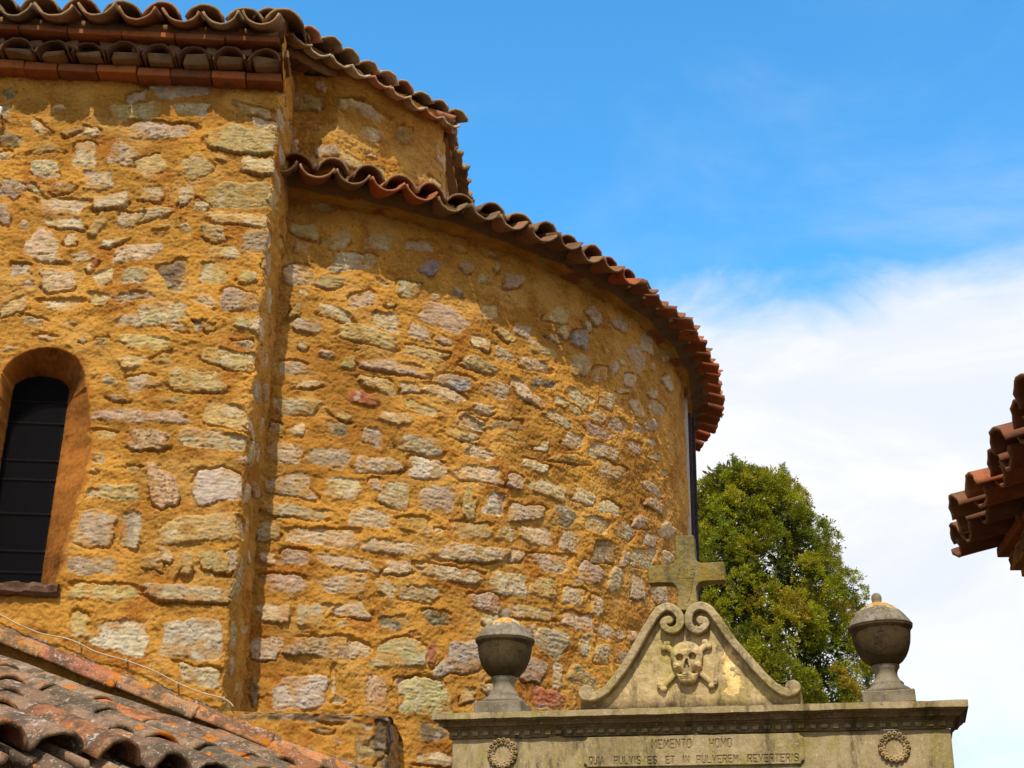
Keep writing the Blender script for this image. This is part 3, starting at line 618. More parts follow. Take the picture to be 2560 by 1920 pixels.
# --- choir wall behind the apse roof: shaded jamb, slanting face, far side
EP0 = np.array([-1.42, 6.832]); EP1 = np.array([-0.426, 7.825]); Z45 = 6.63
f45 = np.array([1, 1]) / math.sqrt(2); q0 = np.array([-1.378, 7.385]); q1 = q0 + np.array([0.285, 0.0]); wx = -0.476
q2 = q1 + f45 * ((wx - q1[0]) / f45[0]); q3 = q2 + np.array([0.03, 4.0])
path = [q0 + np.array([-0.1, 0]), q1, q2, q3]
seg = [np.linalg.norm(path[i + 1] - path[i]) for i in range(3)]; cum = np.concatenate([[0], np.cumsum(seg)])
us = axis((0, cum[2], 0.0055), (cum[2], cum[2] + 0.8, 0.012), (cum[2] + 0.8, cum[3], 0.1)); vs = axis((6.02, 6.74, 0.0055))
px_ = np.stack([np.interp(us, cum, [q[k] for q in path]) for k in (0, 1)], -1)
nrm = np.zeros((len(us), 2))
for i in range(3):
    dd = (path[i + 1] - path[i]) / seg[i]; mk = (us >= cum[i]) & (us <= cum[i + 1]); nrm[mk] = (dd[1], -dd[0])
U, V_, H, C = masonry(us, vs, random_stones(0.05, cum[2] + 0.7, 5.75, 6.6, size=(0.1, 0.24), fill=0.6), 15, fillers=120)
pk0, pk1 = at_y(768, 150, 7.385), at_y(828, 212, 7.385); pu0, pu1 = np.interp([pk0[0], pk1[0]], [q0[0], q1[0]], [0.1, cum[1]])
H = H - 0.16 * ss(pu0, pu0 + .02, U) * ss(pu1, pu1 - .02, U) * ss(pk1[2], pk1[2] + .015, V_)
H = H + ss(6.44, 6.72, V_) * 0.11 * ss(cum[2] + .0, cum[2] - .12, U)
P3 = np.concatenate([np.broadcast_to(px_, U.shape + (2,)) + nrm * (H * 1.0)[..., None], V_[..., None]], -1).reshape(-1, 3)
new_mesh('choir_wall', P3, quads=grid_quads(len(us), len(vs)), mat=M_RUB, parent=church, cols=C.reshape(-1, 3))

# --- nave roof: front eave, slanting eave, far eave
mb = MB(); RS = math.radians(19); zt = 6.562
fx = np.array([*ND, 0]); fin = np.array([-ND[1], ND[0], 0]); ey = fin * math.cos(RS) + np.array([0, 0, math.sin(RS)]); ez = np.cross(fx, ey)
pit = 0.232; o = np.array([*(NC + n_front * 0.35), zt])
roof_rows(mb, o - fx * (0.10 + pit * 23), fx, ey, ez, 24, pit, None, lambda i: 5 if i > 8 else 3, pan_lead=0.13, arc=145, w0=0.114, cols=NT_COLS)
e45 = np.array([EP1 - EP0])[0]; L45 = np.linalg.norm(e45); e45 = np.array([*(e45 / L45), 0]); in45 = np.array([-e45[1], e45[0], 0])
ey45 = in45 * math.cos(RS) + np.array([0, 0, math.sin(RS)]); ez45 = np.cross(e45, ey45)
roof_rows(mb, np.array([*EP0, Z45 + 0.02]) + e45 * 0.05, e45, ey45, ez45, int(L45 / 0.15) + 1, 0.15, None, lambda i: 4, pan_lead=0.05, arc=125, w0=0.084, clift=0.055, parc=95,
          cols=[(0.46, 0.34, 0.22), (0.48, 0.20, 0.13), (0.42, 0.29, 0.16), (0.48, 0.40, 0.28), (0.36, 0.25, 0.17)])
e3 = np.array([0.07, 0.9975, 0]); in3 = np.array([-e3[1], e3[0], 0]); ey3 = in3 * math.cos(RS) + np.array([0, 0, math.sin(RS)]); ez3 = np.cross(e3, ey3)
roof_rows(mb, np.array([*(EP1 + np.array([0.03, 0.05])), Z45 + 0.02]), e3, ey3, ez3, 16, 0.2, None, lambda i: 3, pan_lead=0.05, arc=140)
# corner tiles along the hip between the front and the slanting eave
hd = np.array([-0.38, 0.92, 0]); hd /= np.linalg.norm(hd); hy = hd * math.cos(0.29) + np.array([0, 0, math.sin(0.29)]); hx = np.cross(hd, (0, 0, 1)); hx /= np.linalg.norm(hx)
for k in range(5): put_tile(mb, np.array([*(EP0 + np.array([-.03, .0])), Z45 + 0.085]) + hy * k * 0.31, hx, hy, np.cross(hx, hy), w0=0.105, w1=0.09)
# solid bed under the tiles
def slab(mb, pts, zs, th, c): 
    n = len(pts); V = [(*p_, z) for p_, z in zip(pts, zs)] + [(*p_, z - th) for p_, z in zip(pts, zs)]
    mb.add(V, [tuple(range(n)), tuple(range(2 * n - 1, n - 1, -1))] + [(i, n + i, n + (i + 1) % n, (i + 1) % n) for i in range(n)], c)
pA = NC + n_front * 0.20 - ND * 6; pB = NC + n_front * 0.20 - ND * 0.02; zi = zt + 0.15 * math.tan(RS)
slab(mb, [pA, pB, pB + np.array([-0.9, 2.2]), pA + np.array([0, 2.2])], [zi + .01, zi + .01, zi + .76, zi + .76], 0.05, (0.30, 0.17, 0.07))
i45 = in45[:2]
slab(mb, [EP0 + i45 * .11 + f45 * .1, EP1 + i45 * .1, EP1 + i45 * 1.9 + np.array([-.5, .3]), EP0 + i45 * 1.7], [Z45 + .075] * 2 + [Z45 + .65] * 2, 0.05, (0.30, 0.17, 0.07))
slab(mb, [EP1 + np.array([-.03, .12]), EP1 + np.array([.2, 3.6]), EP1 + np.array([-1.5, 3.6]), EP1 + np.array([-1.5, 1.0])], [Z45 + .07] * 2 + [Z45 + .55] * 2, 0.05, (0.25, 0.14, 0.06))
mb.build('nave_roof', M_TILE, church, smooth=True)

# mortar bed that carries the slanting eave (seen as the brown band between the two rows of tiles)
mb = MB()
for k in range(60):
    s0 = L45 * k / 60; mb.quadbox(np.array([*EP0, Z45 + 0.05]) + e45 * s0 + in45 * (0.10 + 0.02 * rng.rand()), e45 * (L45 / 60 * 1.3), in45 * 0.18, (0, 0, 0.085 + 0.02 * rng.rand()), np.array([.17, .10, .055]) * rng.uniform(.7, 1.3), 0.008)
mb.build('mortar_bed', M_RUB, church, smooth=False)

# --- genoise cornice under the front eave: bricks, a row of tile ends, bricks
mb = MB(); M_BRICK = M_TILE
BR = [(0.33, 0.105, 0.035), (0.29, 0.09, 0.03), (0.38, 0.13, 0.04), (0.25, 0.09, 0.04)]
def course(z0, h, outd, length, u_end, depth=0.3):
    u = u_end
    while u > -6.2:
        l = length * rng.uniform(.85, 1.15); o = NC + ND * (u - l) + n_front * (outd + rng.uniform(-.006, .006))
        mb.quadbox((*o, z0 + rng.uniform(-.004, .004)), (*(ND * (l - 0.006)), 0), (*(-n_front * depth), 0), (0, 0, h), np.array(BR[rng.randint(4)]) * rng.uniform(.75, 1.1), 0.003, 0.004)
        u -= l
G1 = at_plane(600, 196, (*(NC + n_front * .10), 0), (*n_front, 0))[2]
course(G1, 0.052, 0.10, 0.21, 0.015)
put_u = 0.0
while put_u > -6.0:
    oo = NC + ND * (put_u - 0.085) + n_front * (0.205 + rng.normal(0, .006))
    put_tile(mb, np.array([*oo, G1 + 0.058]), -fx, np.array([*(-n_front), 0]), np.array([0, 0, 1.0]), L=0.3, w0=0.097, w1=0.09, arc=160, col=(0.15, 0.072, 0.04), th=0.010, rim=0.0)
    # mortar plugs under the arches and between them
    oo2 = NC + ND * (put_u - 0.085 - 0.07) + n_front * 0.17
    mb.quadbox((*oo2, G1 + 0.055), (*(ND * 0.15), 0), (*(-n_front * 0.2), 0), (0, 0, 0.03 + 0.03 * rng.rand()), np.array([.20, .12, .06]), 0.014, 0.008)
    oo3 = NC + ND * (put_u - 0.03) + n_front * 0.175
    mb.quadbox((*oo3, G1 + 0.10), (*(ND * 0.07), 0), (*(-n_front * 0.2), 0), (0, 0, 0.058), np.array([.19, .115, .06]), 0.014, 0.008)
    put_u -= 0.2
course(G1 + 0.158, 0.034, 0.245, 0.28, 0.0)
course(G1 + 0.20, 0.05, 0.16, 0.35, -0.01)
# rough plastered end of the cornice at the corner
NE = 40; tz_ = np.linspace(0, 1, NE); GVv = []; GCc = []
for k in tz_:
    zz_ = G1 - 0.02 + k * 0.27; fr = np.interp(k, [0, .12, .25, .45, .62, .8, 1.0], [0.02, .10, .12, .20, .235, .20, .24])
    for q in np.linspace(-.25, 1, 16):
        uu_ = 0.016 + 0.010 * float(fbm(np.array(k * 4), np.array(q * 3.), 4, 301)); pp_ = NC + ND * uu_ + n_front * (fr * q + .004 * float(fbm(np.array(k * 30.), np.array(q * 9.), 2, 303)))
        GVv.append((*pp_, zz_)); GCc.append(MORT * (0.95 + .3 * float(fbm(np.array(k * 7.), np.array(q * 5.), 3, 302))))
nq_ = [tuple(int(i) for i in f) for f in grid_quads(16, NE)]
mb.build('eaves_cornice', M_TILE, church, smooth=False)
new_mesh('cornice_end', GVv, quads=grid_quads(16, NE), mat=M_RUB, parent=church, cols=np.array(GCc))
tag(bpy.data.objects['eaves_cornice'], 'red brick and tile-end cornice under the nave eave')

# --- apse window seen edge on: white plaster surround and dark shutter
M_PLAS = m_plain('white_plaster', (0.62, 0.60, 0.58), 0.9, 0.15, 40)
zt1, zb1 = apse_uv(1708, 950)[1], 3.0
bA = math.radians(80.6); GV = []
zz = np.linspace(zb1, zt1, 50)
for k, z in enumerate(zz):
    cut = math.sqrt(max(0.0, 1 - max(0, (z - (zt1 - 0.22)) / 0.22) ** 2))
    for r2, b2 in ((AR - .03, bA + math.radians(2.6) * (1 - cut)), (AR + 0.022, bA + math.radians(2.6) * (1 - cut)), (AR + 0.022, bA + math.radians(2.8)), (AR - .2, bA + math.radians(2.9))):
        GV.append((AC[0] + r2 * math.sin(b2), AC[1] - r2 * math.cos(b2), z))
aw = new_mesh('apse_window', GV, quads=grid_quads(4, len(zz)), mat=M_PLAS, parent=church, smooth=False); fix_normals(aw)
aw['label'] = 'white plaster surround of the window at the edge of the apse'
M_SHUT = m_plain('dark_shutter_wood', (0.035, 0.025, 0.032), 0.7, 0.5, 30)
for k, (bo, ra, wd, zt_) in enumerate(((83.4, 0.0, 0.05, 0.17), (84.2, 0.045, 0.035, 0.19))):
    b2 = math.radians(bo); rd_ = np.array([math.sin(b2), -math.cos(b2), 0]); tg = np.array([math.cos(b2), math.sin(b2), 0])
    mb = MB(); mb.quadbox(np.array([*AC, zb1]) + rd_ * (AR + ra), rd_ * wd, tg * 0.04, (0, 0, zt1 - zb1 - zt_), (1, 1, 1), 0.0, 0.006)
    for q in np.linspace(zb1 + .1, zt1 - .3, 5): mb.quadbox(np.array([*AC, q]) + rd_ * (AR + ra + wd - .004) + tg * 0.005, rd_ * .010, tg * 0.03, (0, 0, 0.03))
    mb.build('shutter', M_SHUT, aw)

# ------------------------------------------------------------ porch with lichen roof
porch = thing('porch', (-2.2, 6.2, 0), 'low porch with lichen covered canal tile roof against the nave wall', 'porch')
ea = math.radians(58); pe = np.array([math.cos(ea), math.sin(ea), 0]); pin = np.array([-pe[1], pe[0], 0]); PS = math.radians(20.5)
pey = pin * math.cos(PS) + np.array([0, 0, math.sin(PS)]); pez = np.cross(pe, pey)
LC = [(0.26, 0.16, 0.10), (0.22, 0.135, 0.09), (0.29, 0.185, 0.115), (0.34, 0.14, 0.065), (0.23, 0.165, 0.11), (0.17, 0.11, 0.08), (0.30, 0.15, 0.085)]
mb = MB(); PP = 0.26; o = at_z(430, 1855, 2.40) - np.array([0, 0, 0.118])
def inside(p_):    # behind the wall face?
    return (p_[:2] - NC) @ n_front < 0.10
for i in range(-7, 7):
    for k in range(9):
        for kind in (0, 1):
            base = o + pe * ((i + (0 if kind else -.5)) * PP + rng.normal(0, .008)) + pey * (k * 0.355 + (0 if kind else -0.13)) + pez * (0.0 if kind else -0.005)
            mid = base + pey * 0.2
            if inside(mid): continue
            c = LC[rng.randint(len(LC))]
            if kind == 1 and (i, k) in ((-2, 1), (-1, 4), (2, 2)): c = (0.42, 0.15, 0.055)
            put_tile(mb, base, pe, pey, pez, L=0.46, w0=0.112 if kind else 0.10, w1=0.092 if kind else .104, pan=(kind == 0), arc=155 if kind else 140, col=c, nl=7, th=0.016, jit=1.3)
o2 = o - pez * 0.03
slabv = []
c0 = o2 + pey * 0.05
V = [c0 + pe * -2.2, c0 + pe * 1.7, c0 + pe * 1.7 + pey * 3.0, c0 + pe * -2.2 + pey * 3.0]; V = V + [v - pez * 0.05 for v in V]
mb.add(V, [(0, 1, 2, 3), (7, 6, 5, 4), (0, 4, 5, 1), (1, 5, 6, 2), (2, 6, 7, 3), (3, 7, 4, 0)], (0.12, 0.08, 0.05))
mb.build('roof', M_LICH, porch, smooth=True)
# flashing tiles laid along the wall, on a bed of pebbly mortar
fa = at_plane(-40, 1570, (*(NC + n_front * .07), 0), (*n_front, 0)); fb = at_plane(872, 1924, (*(NC + n_front * .07), 0), (*n_front, 0))
fd = (fa - fb); Lf = np.linalg.norm(fd); fd /= Lf; fn = np.array([*n_front, 0]); fup = np.cross(fd, fn); fup = fup if fup[2] > 0 else -fup
tilt = (fup * 0.8 + fn * 0.6); tx = np.cross(fd, tilt)
FL = [(0.50, 0.23, 0.10), (0.50, 0.22, 0.09), (0.48, 0.20, 0.085), (0.42, 0.22, 0.11), (0.42, 0.16, 0.09), (0.50, 0.26, 0.10), (0.46, 0.2, 0.08)]
mbt = MB(); k = 0; s_ = 0.0
while s_ < Lf + 0.6:
    put_tile(mbt, fb + fd * (s_ - 0.02) - tilt * 0.012, tx, fd, tilt + fd * 0.0, L=0.46, w0=0.062, w1=0.052, arc=110, col=FL[(k + 1) % len(FL)], th=0.015, jit=0.8); s_ += 0.405; k += 1
mbt.build('flashing_tiles', M_LICH, porch, smooth=True)
ua = np.linspace(-0.25, Lf + 0.6, 420); vv_ = np.linspace(0, 1, 30); UA, VA = np.meshgrid(ua, vv_)
rough = fbm(UA * 14, VA * 2.0, 4, 120) * 0.012 + np.abs(fbm(UA * 60, VA * 7, 3, 121)) * 0.012
wide = 0.085 + 0.03 * fbm(UA * 1.3, UA * 0, 2, 123)
ob = fb - fn * 0.085
P3 = ob + fd * UA[..., None] + (fn * 0.10)[None, None] * (1 - VA[..., None]) + np.array([0, 0, 1.0]) * (VA * wide * 1.25 - 0.045)[..., None] + (fn * 0.7 + np.array([0, 0, 0.7])) * rough[..., None]
cm = np.array([0.16, 0.10, 0.065]) * (1 + 0.4 * fbm(UA * 9, VA * 2, 3, 124))[..., None]
t = ss(0.38, 0.6, fbm(UA * 55, VA * 6.5, 2, 125))[..., None]; cm = cm * (1 - t) + np.array([0.42, 0.33, 0.27]) * t
t = ss(0.1, 0.5, fbm(UA * 3, VA * 1.1, 3, 126))[..., None] * .6; cm = cm * (1 - t) + np.array([0.27, 0.17, 0.075]) * t
new_mesh('mortar_fillet', P3.reshape(-1, 3), quads=grid_quads(len(ua), len(vv_)), mat=M_RUB, parent=porch, cols=np.clip(cm, .01, .8).reshape(-1, 3))
# porch wall under the eave (below the picture)
mb = MB(); c0 = o + pey * 0.35; base = c0 + pe * -1.9
mb.quadbox((base[0], base[1], 0), pe * 2.7, pin * 0.3, (0, 0, c0[2] - 0.13), MORT)
mb.build('wall', M_RUB, porch)

# ------------------------------------------------------------ stub wall between porch and apse
SX = at_y(972, 1790, 7.035); SZ = at_y(800, 1786, 7.035)[2]; sc0 = np.array([SX[0], 7.035])
def stub_uv(x, y):
    p_ = at_plane(x, y, (*sc0, 0), (*n_front, 0)); return np.array([(p_[:2] - sc0) @ ND, p_[2]])
us = axis((-0.80, 0.0, 0.0055), (0.0, 1.2, 0.012)); vs = axis((0.0, 2.0, 0.1), (2.0, SZ, 0.0055))
st = px_stones([(560, 1500, 3.95, [(410,1125,270,90,3,'d'),(760,1155,390,130,3,'D'),(1110,1165,320,100,3,'D'),(980,1280,170,60,-3,'d'),(1100,1390,110,50,35,'p'),(1400,1440,230,250,'y'),(1570,1400,150,400,'d'),(1560,1160,200,90,'D'),(1330,1240,320,70,2,'y')])], stub_uv)
st += random_stones(0.22, 1.2, 2.0, SZ, kinds='ddyp') + [(0.06, SZ - .10, np.array([.13, 0.]), np.array([0, .07]), 'D', 4.0), (0.05, SZ - .34, np.array([.12, 0.]), np.array([0, .14]), 'd', 4.0), (-.45, SZ - .02, np.array([.3, 0.]), np.array([0, .018]), 'd', 3.0)]
U, V_, H, C = masonry(us, vs, st, 23, fillers=40); C = C * np.array([0.86, 0.84, 0.85])
t_ = ss(-0.03, 0.03, U)[..., None]; nn = n_front * (1 - t_) + n_ret * t_
bse = np.where((U < 0)[..., None], sc0 + ND * U[..., None], sc0 + RD * U[..., None]) - nn * (np.clip(1 - np.abs(U) / .04, 0, 1) ** 2 * 0.015)[..., None]
P3 = np.concatenate([bse + nn * H[..., None], V_[..., None]], -1).reshape(-1, 3); nq = len(P3)
# top ledge
tu = us[us <= 0.02]; tv = np.linspace(0, 1.2, 60); TU, TV = np.meshgrid(tu, tv)
tp = sc0 + ND * TU[..., None] + RD * TV[..., None]
tz = SZ + fbm(TU * 9, TV * 9, 4, 133) * 0.012
tz[0] = SZ - 0.004
tc_ = np.array([0.17, 0.125, 0.07]) * (1 + 0.4 * fbm(TU * 12, TV * 12, 3, 134))[..., None]
PT = np.concatenate([tp, tz[..., None]], -1).reshape(-1, 3)
stub = new_mesh('stone_wall', np.concatenate([P3, PT]), quads=np.concatenate([grid_quads(len(us), len(vs)), grid_quads(len(tu), len(tv)) + nq]), mat=M_RUB, cols=np.concatenate([C.reshape(-1, 3), np.clip(tc_, .02, .9).reshape(-1, 3)]))
tag(stub, 'low rubble wall end with dark weathered top between porch roof and apse', 'wall')

# ------------------------------------------------------------ cable along the wall
def tube(name, pts, rad, mat, parent=None, seg=8, sub=6):
    pts = np.array(pts, float); tt = np.arange(len(pts)); t2 = np.linspace(0, len(pts) - 1, (len(pts) - 1) * sub + 1)
    P_ = np.stack([np.interp(t2, tt, pts[:, k]) for k in range(3)], -1)
    for _ in range(3): P_[1:-1] = (P_[:-2] + 2 * P_[1:-1] + P_[2:]) / 4
    V = []; 
    for i in range(len(P_)):
        d = P_[min(i + 1, len(P_) - 1)] - P_[max(i - 1, 0)]; d /= np.linalg.norm(d); a = np.cross(d, (0.1, 0.2, 1)); a /= np.linalg.norm(a); b = np.cross(d, a)
        V += [P_[i] + rad * (a * math.cos(q) + b * math.sin(q)) for q in np.linspace(0, 2 * math.pi, seg, endpoint=False)]
    F = [(i * seg + j, i * seg + (j + 1) % seg, (i + 1) * seg + (j + 1) % seg, (i + 1) * seg + j) for i in range(len(P_) - 1) for j in range(seg)]
    F += [tuple(range(seg))[::-1], tuple((len(P_) - 1) * seg + j for j in range(seg))]
    return new_mesh(name, V, faces=F, mat=mat, parent=parent)
M_CABLE = m_plain('cream_cable', (0.42, 0.34, 0.23), 0.6, 0.3, 30)
cpx = [(-60, 175), (0, 190), (100, 245), (230, 300), (360, 320), (440, 350), (530, 400), (700, 445), (850, 500), (980, 570), (1100, 620), (1240, 655), (1275, 680), (1290, 700)]
cpt = [at_plane(x / 2.212, y / 2.212 + 1450, (*(NC + n_front * .035), 0), (*n_front, 0)) for x, y in cpx]
cable = tube('cable', cpt, 0.0038, M_CABLE); tag(cable, 'thin cream cable sagging along the wall above the porch roof', 'cable')
for k in (5, 7, 9, 11):
    mb = MB(); q = cpt[k]; mb.quadbox(q + fd * -0.004 - fn * 0.03 - np.array([0, 0, 0.007]), fd * 0.008, fn * 0.037, (0, 0, 0.016), (1, 1, 1)); mb.build('cable_clip', M_CABLE, cable)
# small white fitting on the wall at the left edge
fp = at_plane(-1, 276, (*(NC + n_front * .06), 0), (*n_front, 0)); V = []; pr_ = [(0.0, -0.03), (0.012, -0.03), (0.016, -0.02), (0.011, -0.008), (0.016, 0.006), (0.013, 0.02), (0.0, 0.024)]
for a in np.linspace(0, 2 * math.pi, 14, endpoint=False):
    for r2, z in pr_: V.append(fp + np.array([r2 * math.cos(a), r2 * math.sin(a), z]))
n7 = len(pr_)
ins = new_mesh('insulator', V, faces=[(i * n7 + j, ((i + 1) % 14) * n7 + j, ((i + 1) % 14) * n7 + j + 1, i * n7 + j + 1) for i in range(14) for j in range(n7 - 1)], mat=m_plain('porcelain', (0.7, 0.7, 0.72), 0.35, 0.05))
mb = MB(); mb.quadbox(fp - fn * 0.09 - np.array([.004, 0, .012]), (.008, 0, 0), fn * .09, (0, 0, .008)); mb.build('bracket', M_IRON, ins)
tag(ins, 'small white porcelain fitting on the nave wall at the left edge of the photo', 'insulator')

# ------------------------------------------------------------ cemetery gate
GL = at_y(1080, 1784, 6.6); GA = math.radians(-15.08)
gr = np.array([math.cos(GA), math.sin(GA), 0]); gb = np.array([-math.sin(GA), math.cos(GA), 0]); GW = 2.352; GZ = GL[2]; GD = 0.42
def gp(u, d, z): return np.array([GL[0], GL[1], 0]) + np.multiply.outer(np.asarray(u, float), gr) + np.multiply.outer(np.asarray(d, float), gb) + np.multiply.outer(np.asarray(z, float), np.array([0, 0, 1.0]))
def guz(x, y, d):
    p_ = at_plane(x, y, gp(0, d, 0), gb); q = p_ - gp(0, d, 0); return np.array([q @ gr, p_[2]])
gc = gp(GW / 2, GD / 2, 0)
gate = thing('cemetery_gate', gc, 'grey stone cemetery gate with skull pediment and Latin inscription', 'gate')
PJ = 0.078
fz0 = guz(1760, 1925, PJ)[1] - 0.03
# cornice: mitred mouldings on three sides
prof = [(0.05, 0.004), (0.0, 0.0), (0.0, -0.027), (0.010, -0.029), (0.012, -0.034), (0.024, -0.040), (0.033, -0.050), (0.036, -0.056), (0.048, -0.058), (0.052, -0.064), (0.060, -0.070), (0.062, -0.076), (0.066, -0.076), (0.066, -0.104), (0.078, -0.106)]
NS = 160; V = []; cs = []
def ring_pts(d):
    uu = np.linspace(d, GW - d, NS); L_ = [(d, GD)] + [(x, d) for x in uu] + [(GW - d, GD)]; return L_
for d, z in prof:
    for k, (a, b) in enumerate(ring_pts(d)):
        e_ = float(fbm(np.array(a * 8.), np.array(z * 30.), 3, 140)) * 0.0028
        V.append(gp(a, b + e_, GZ + z + e_)); cs.append((1, 1, 1) if z > -0.028 else (0.5, 0.45, 0.42))  # mouldings below the corona tinted darker: crust dirt plus painted shade
Q = grid_quads(NS + 2, len(prof), True)
nV = len(V); V += [gp(0.05, 0.05, GZ + .004), gp(GW - .05, 0.05, GZ + .004), gp(GW - .05, GD, GZ + .004), gp(.05, GD, GZ + .004)]; cs += [(1, 1, 1)] * 4
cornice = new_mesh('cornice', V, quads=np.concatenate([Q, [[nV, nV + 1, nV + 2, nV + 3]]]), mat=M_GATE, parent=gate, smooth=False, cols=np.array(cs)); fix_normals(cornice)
# dentils
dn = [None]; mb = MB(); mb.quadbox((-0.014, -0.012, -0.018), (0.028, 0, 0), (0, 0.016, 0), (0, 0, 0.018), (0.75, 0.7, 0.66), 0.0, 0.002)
u = 0.095; k = 0
while u < GW - 0.08:
    c_ = gp(u, 0.066, GZ - 0.078)
    if k == 0:
        d0 = mb.build('dentil', M_GATE, None); dob = d0
    else: dob = d0.copy(); COL.objects.link(dob)
    dob.parent = gate; dob.location = Vector(c_) - Vector(gc); dob.rotation_euler = (0, 0, GA); dob.scale = (rng.uniform(.9, 1.08), 1, rng.uniform(.85, 1.05)); u += 0.0488; k += 1
# frieze block, architrave, pilasters
mb = MB(); FTOP = GZ - 0.105
mb.quadbox(gp(PJ, PJ, fz0), gr * (GW - 2 * PJ), gb * (GD - PJ), (0, 0, FTOP - fz0), (1, 1, 1), 0, 0.004)
frieze = mb.build('frieze', M_GATE, gate)
mb = MB(); mb.quadbox(gp(PJ + .004, PJ + .012, 2.05), gr * (GW - 2 * PJ - .008), gb * (GD - PJ - .03), (0, 0, fz0 - 2.052), (0.9, 0.6, 0.5), 0, 0.004); mb.build('architrave', M_GATE, gate)
for u0 in (PJ + .004, GW - PJ - .5):
    mb = MB(); mb.quadbox(gp(u0, PJ + .008, 0), gr * 0.49, gb * (GD - PJ - .02), (0, 0, 2.047), (1, 1, 1), 0, 0.008); mb.build('pilaster', M_GATE, gate)

def relief(name, u0, u1, z0, z1, step, plane_d, fn_, parent, mat, back=0.02, tint=(1, 1, 1), smooth=True):
    """carved piece: fn_(X, Y, u, z) in photo pixels of the plane gives (sdf metres, height metres, colour); its border is closed to the back"""
    uu = np.arange(u0, u1, step); zz = np.arange(z0, z1, step); Ug, Zg = np.meshgrid(uu, zz)
    P_ = gp(Ug, np.full(Ug.shape, plane_d), Zg); X, Y = proj(P_)
    sd_, h, col = fn_(X, Y, Ug, Zg)
    ins_ = sd_ < 0; cell = ins_[:-1, :-1] & ins_[1:, :-1] & ins_[:-1, 1:] & ins_[1:, 1:]
    F3 = P_ - h[..., None] * gb; B3 = P_ + back * gb
    nu = len(uu); ng = Ug.size; idx = np.arange(ng).reshape(Ug.shape)
    a, b, c, d = idx[:-1, :-1], idx[:-1, 1:], idx[1:, 1:], idx[1:, :-1]
    Q = [np.stack([a, b, c, d], -1)[cell], np.stack([d, c, b, a], -1)[cell] + ng]
    pad = np.pad(cell, 1)
    for sh, (p0, p1) in (((0, 1), (b, a)), ((2, 1), (d, c)), ((1, 0), (a, d)), ((1, 2), (c, b))):
        nb_ = pad[sh[0]:sh[0] + cell.shape[0], sh[1]:sh[1] + cell.shape[1]]; e = cell & ~nb_
        i0, i1 = p0[e], p1[e]; Q.append(np.stack([i0, i1, i1 + ng, i0 + ng], -1))
    Q = np.concatenate(Q); used = np.unique(Q); rem = np.full(2 * ng, -1); rem[used] = np.arange(len(used))
    V = np.concatenate([F3.reshape(-1, 3), B3.reshape(-1, 3)])[used]
    cc_ = np.broadcast_to(np.asarray(tint, float) * (col[..., None] if np.ndim(col) == 2 else col), Ug.shape + (3,)).reshape(-1, 3); cc_ = np.concatenate([cc_, cc_])[used]
    return new_mesh(name, V, quads=rem[Q], mat=mat, parent=parent, smooth=smooth, cols=cc_)
def seg_d(X, Y, pts, closed=False):
    d = np.full(np.shape(X), 1e9); P_ = list(pts) + ([pts[0]] if closed else [])
    for (x0, y0), (x1, y1) in zip(P_[:-1], P_[1:]):
        dx, dy = x1 - x0, y1 - y0; t = np.clip(((X - x0) * dx + (Y - y0) * dy) / (dx * dx + dy * dy + 1e-9), 0, 1)
        d = np.minimum(d, np.hypot(X - x0 - t * dx, Y - y0 - t * dy))
    return d
def poly_in(X, Y, pts):
    c = np.zeros(np.shape(X), bool); n = len(pts)
    for i in range(n):
        (x0, y0), (x1, y1) = pts[i], pts[(i + 1) % n]
        if y0 == y1: continue
        c ^= ((y0 > Y) != (y1 > Y)) & (X < (x1 - x0) * (Y - y0) / (y1 - y0) + x0)
    return c
def spline(pts, n=8):
    P_ = np.array(pts, float); out_ = []
    for i in range(len(P_) - 1):
        p0, p1, p2, p3 = P_[max(i - 1, 0)], P_[i], P_[i + 1], P_[min(i + 2, len(P_) - 1)]
        for t in np.linspace(0, 1, n, endpoint=False):
            out_.append(0.5 * ((2 * p1) + (-p0 + p2) * t + (2 * p0 - 5 * p1 + 4 * p2 - p3) * t * t + (-p0 + 3 * p1 - 3 * p2 + p3) * t ** 3))
    return [tuple(q) for q in out_] + [tuple(P_[-1])]

# single-stroke letters in a 1 x 1 box
GLY = {'M': [[(0, 1), (0.08, 0), (.5, .75), (.92, 0), (1, 1)]], 'E': [[(1, 0), (0, 0), (0, 1), (1, 1)], [(0, .5), (.75, .5)]], 'N': [[(0, 1), (0, 0), (1, 1), (1, 0)]], 'T': [[(0, 0), (1, 0)], [(.5, 0), (.5, 1)]],
       'O': [[(.2, 0), (.8, 0), (1, .2), (1, .8), (.8, 1), (.2, 1), (0, .8), (0, .2), (.2, 0)]], 'H': [[(0, 0), (0, 1)], [(1, 0), (1, 1)], [(0, .5), (1, .5)]], 'U': [[(0, 0), (0, .85), (.2, 1), (.8, 1), (1, .85), (1, 0)]],
       'I': [[(.5, 0), (.5, 1)]], 'A': [[(0, 1), (.5, 0), (1, 1)], [(.2, .65), (.8, .65)]], 'P': [[(0, 1), (0, 0), (.85, 0), (1, .15), (1, .4), (.85, .52), (0, .52)]], 'L': [[(0, 0), (0, 1), (1, 1)]], 'V': [[(0, 0), (.5, 1), (1, 0)]],
       'S': [[(1, .12), (.8, 0), (.2, 0), (0, .15), (0, .38), (.2, .5), (.8, .5), (1, .64), (1, .86), (.8, 1), (.2, 1), (0, .86)]], 'R': [[(0, 1), (0, 0), (.85, 0), (1, .15), (1, .4), (.85, .52), (0, .52)], [(.45, .52), (1, 1)]],
       'J': [[(.8, 0), (.8, .8), (.6, 1), (.2, 1), (0, .8)]]}
GLY['Q'] = GLY['O'] + [[(.6, .75), (1.0, 1.08)]]
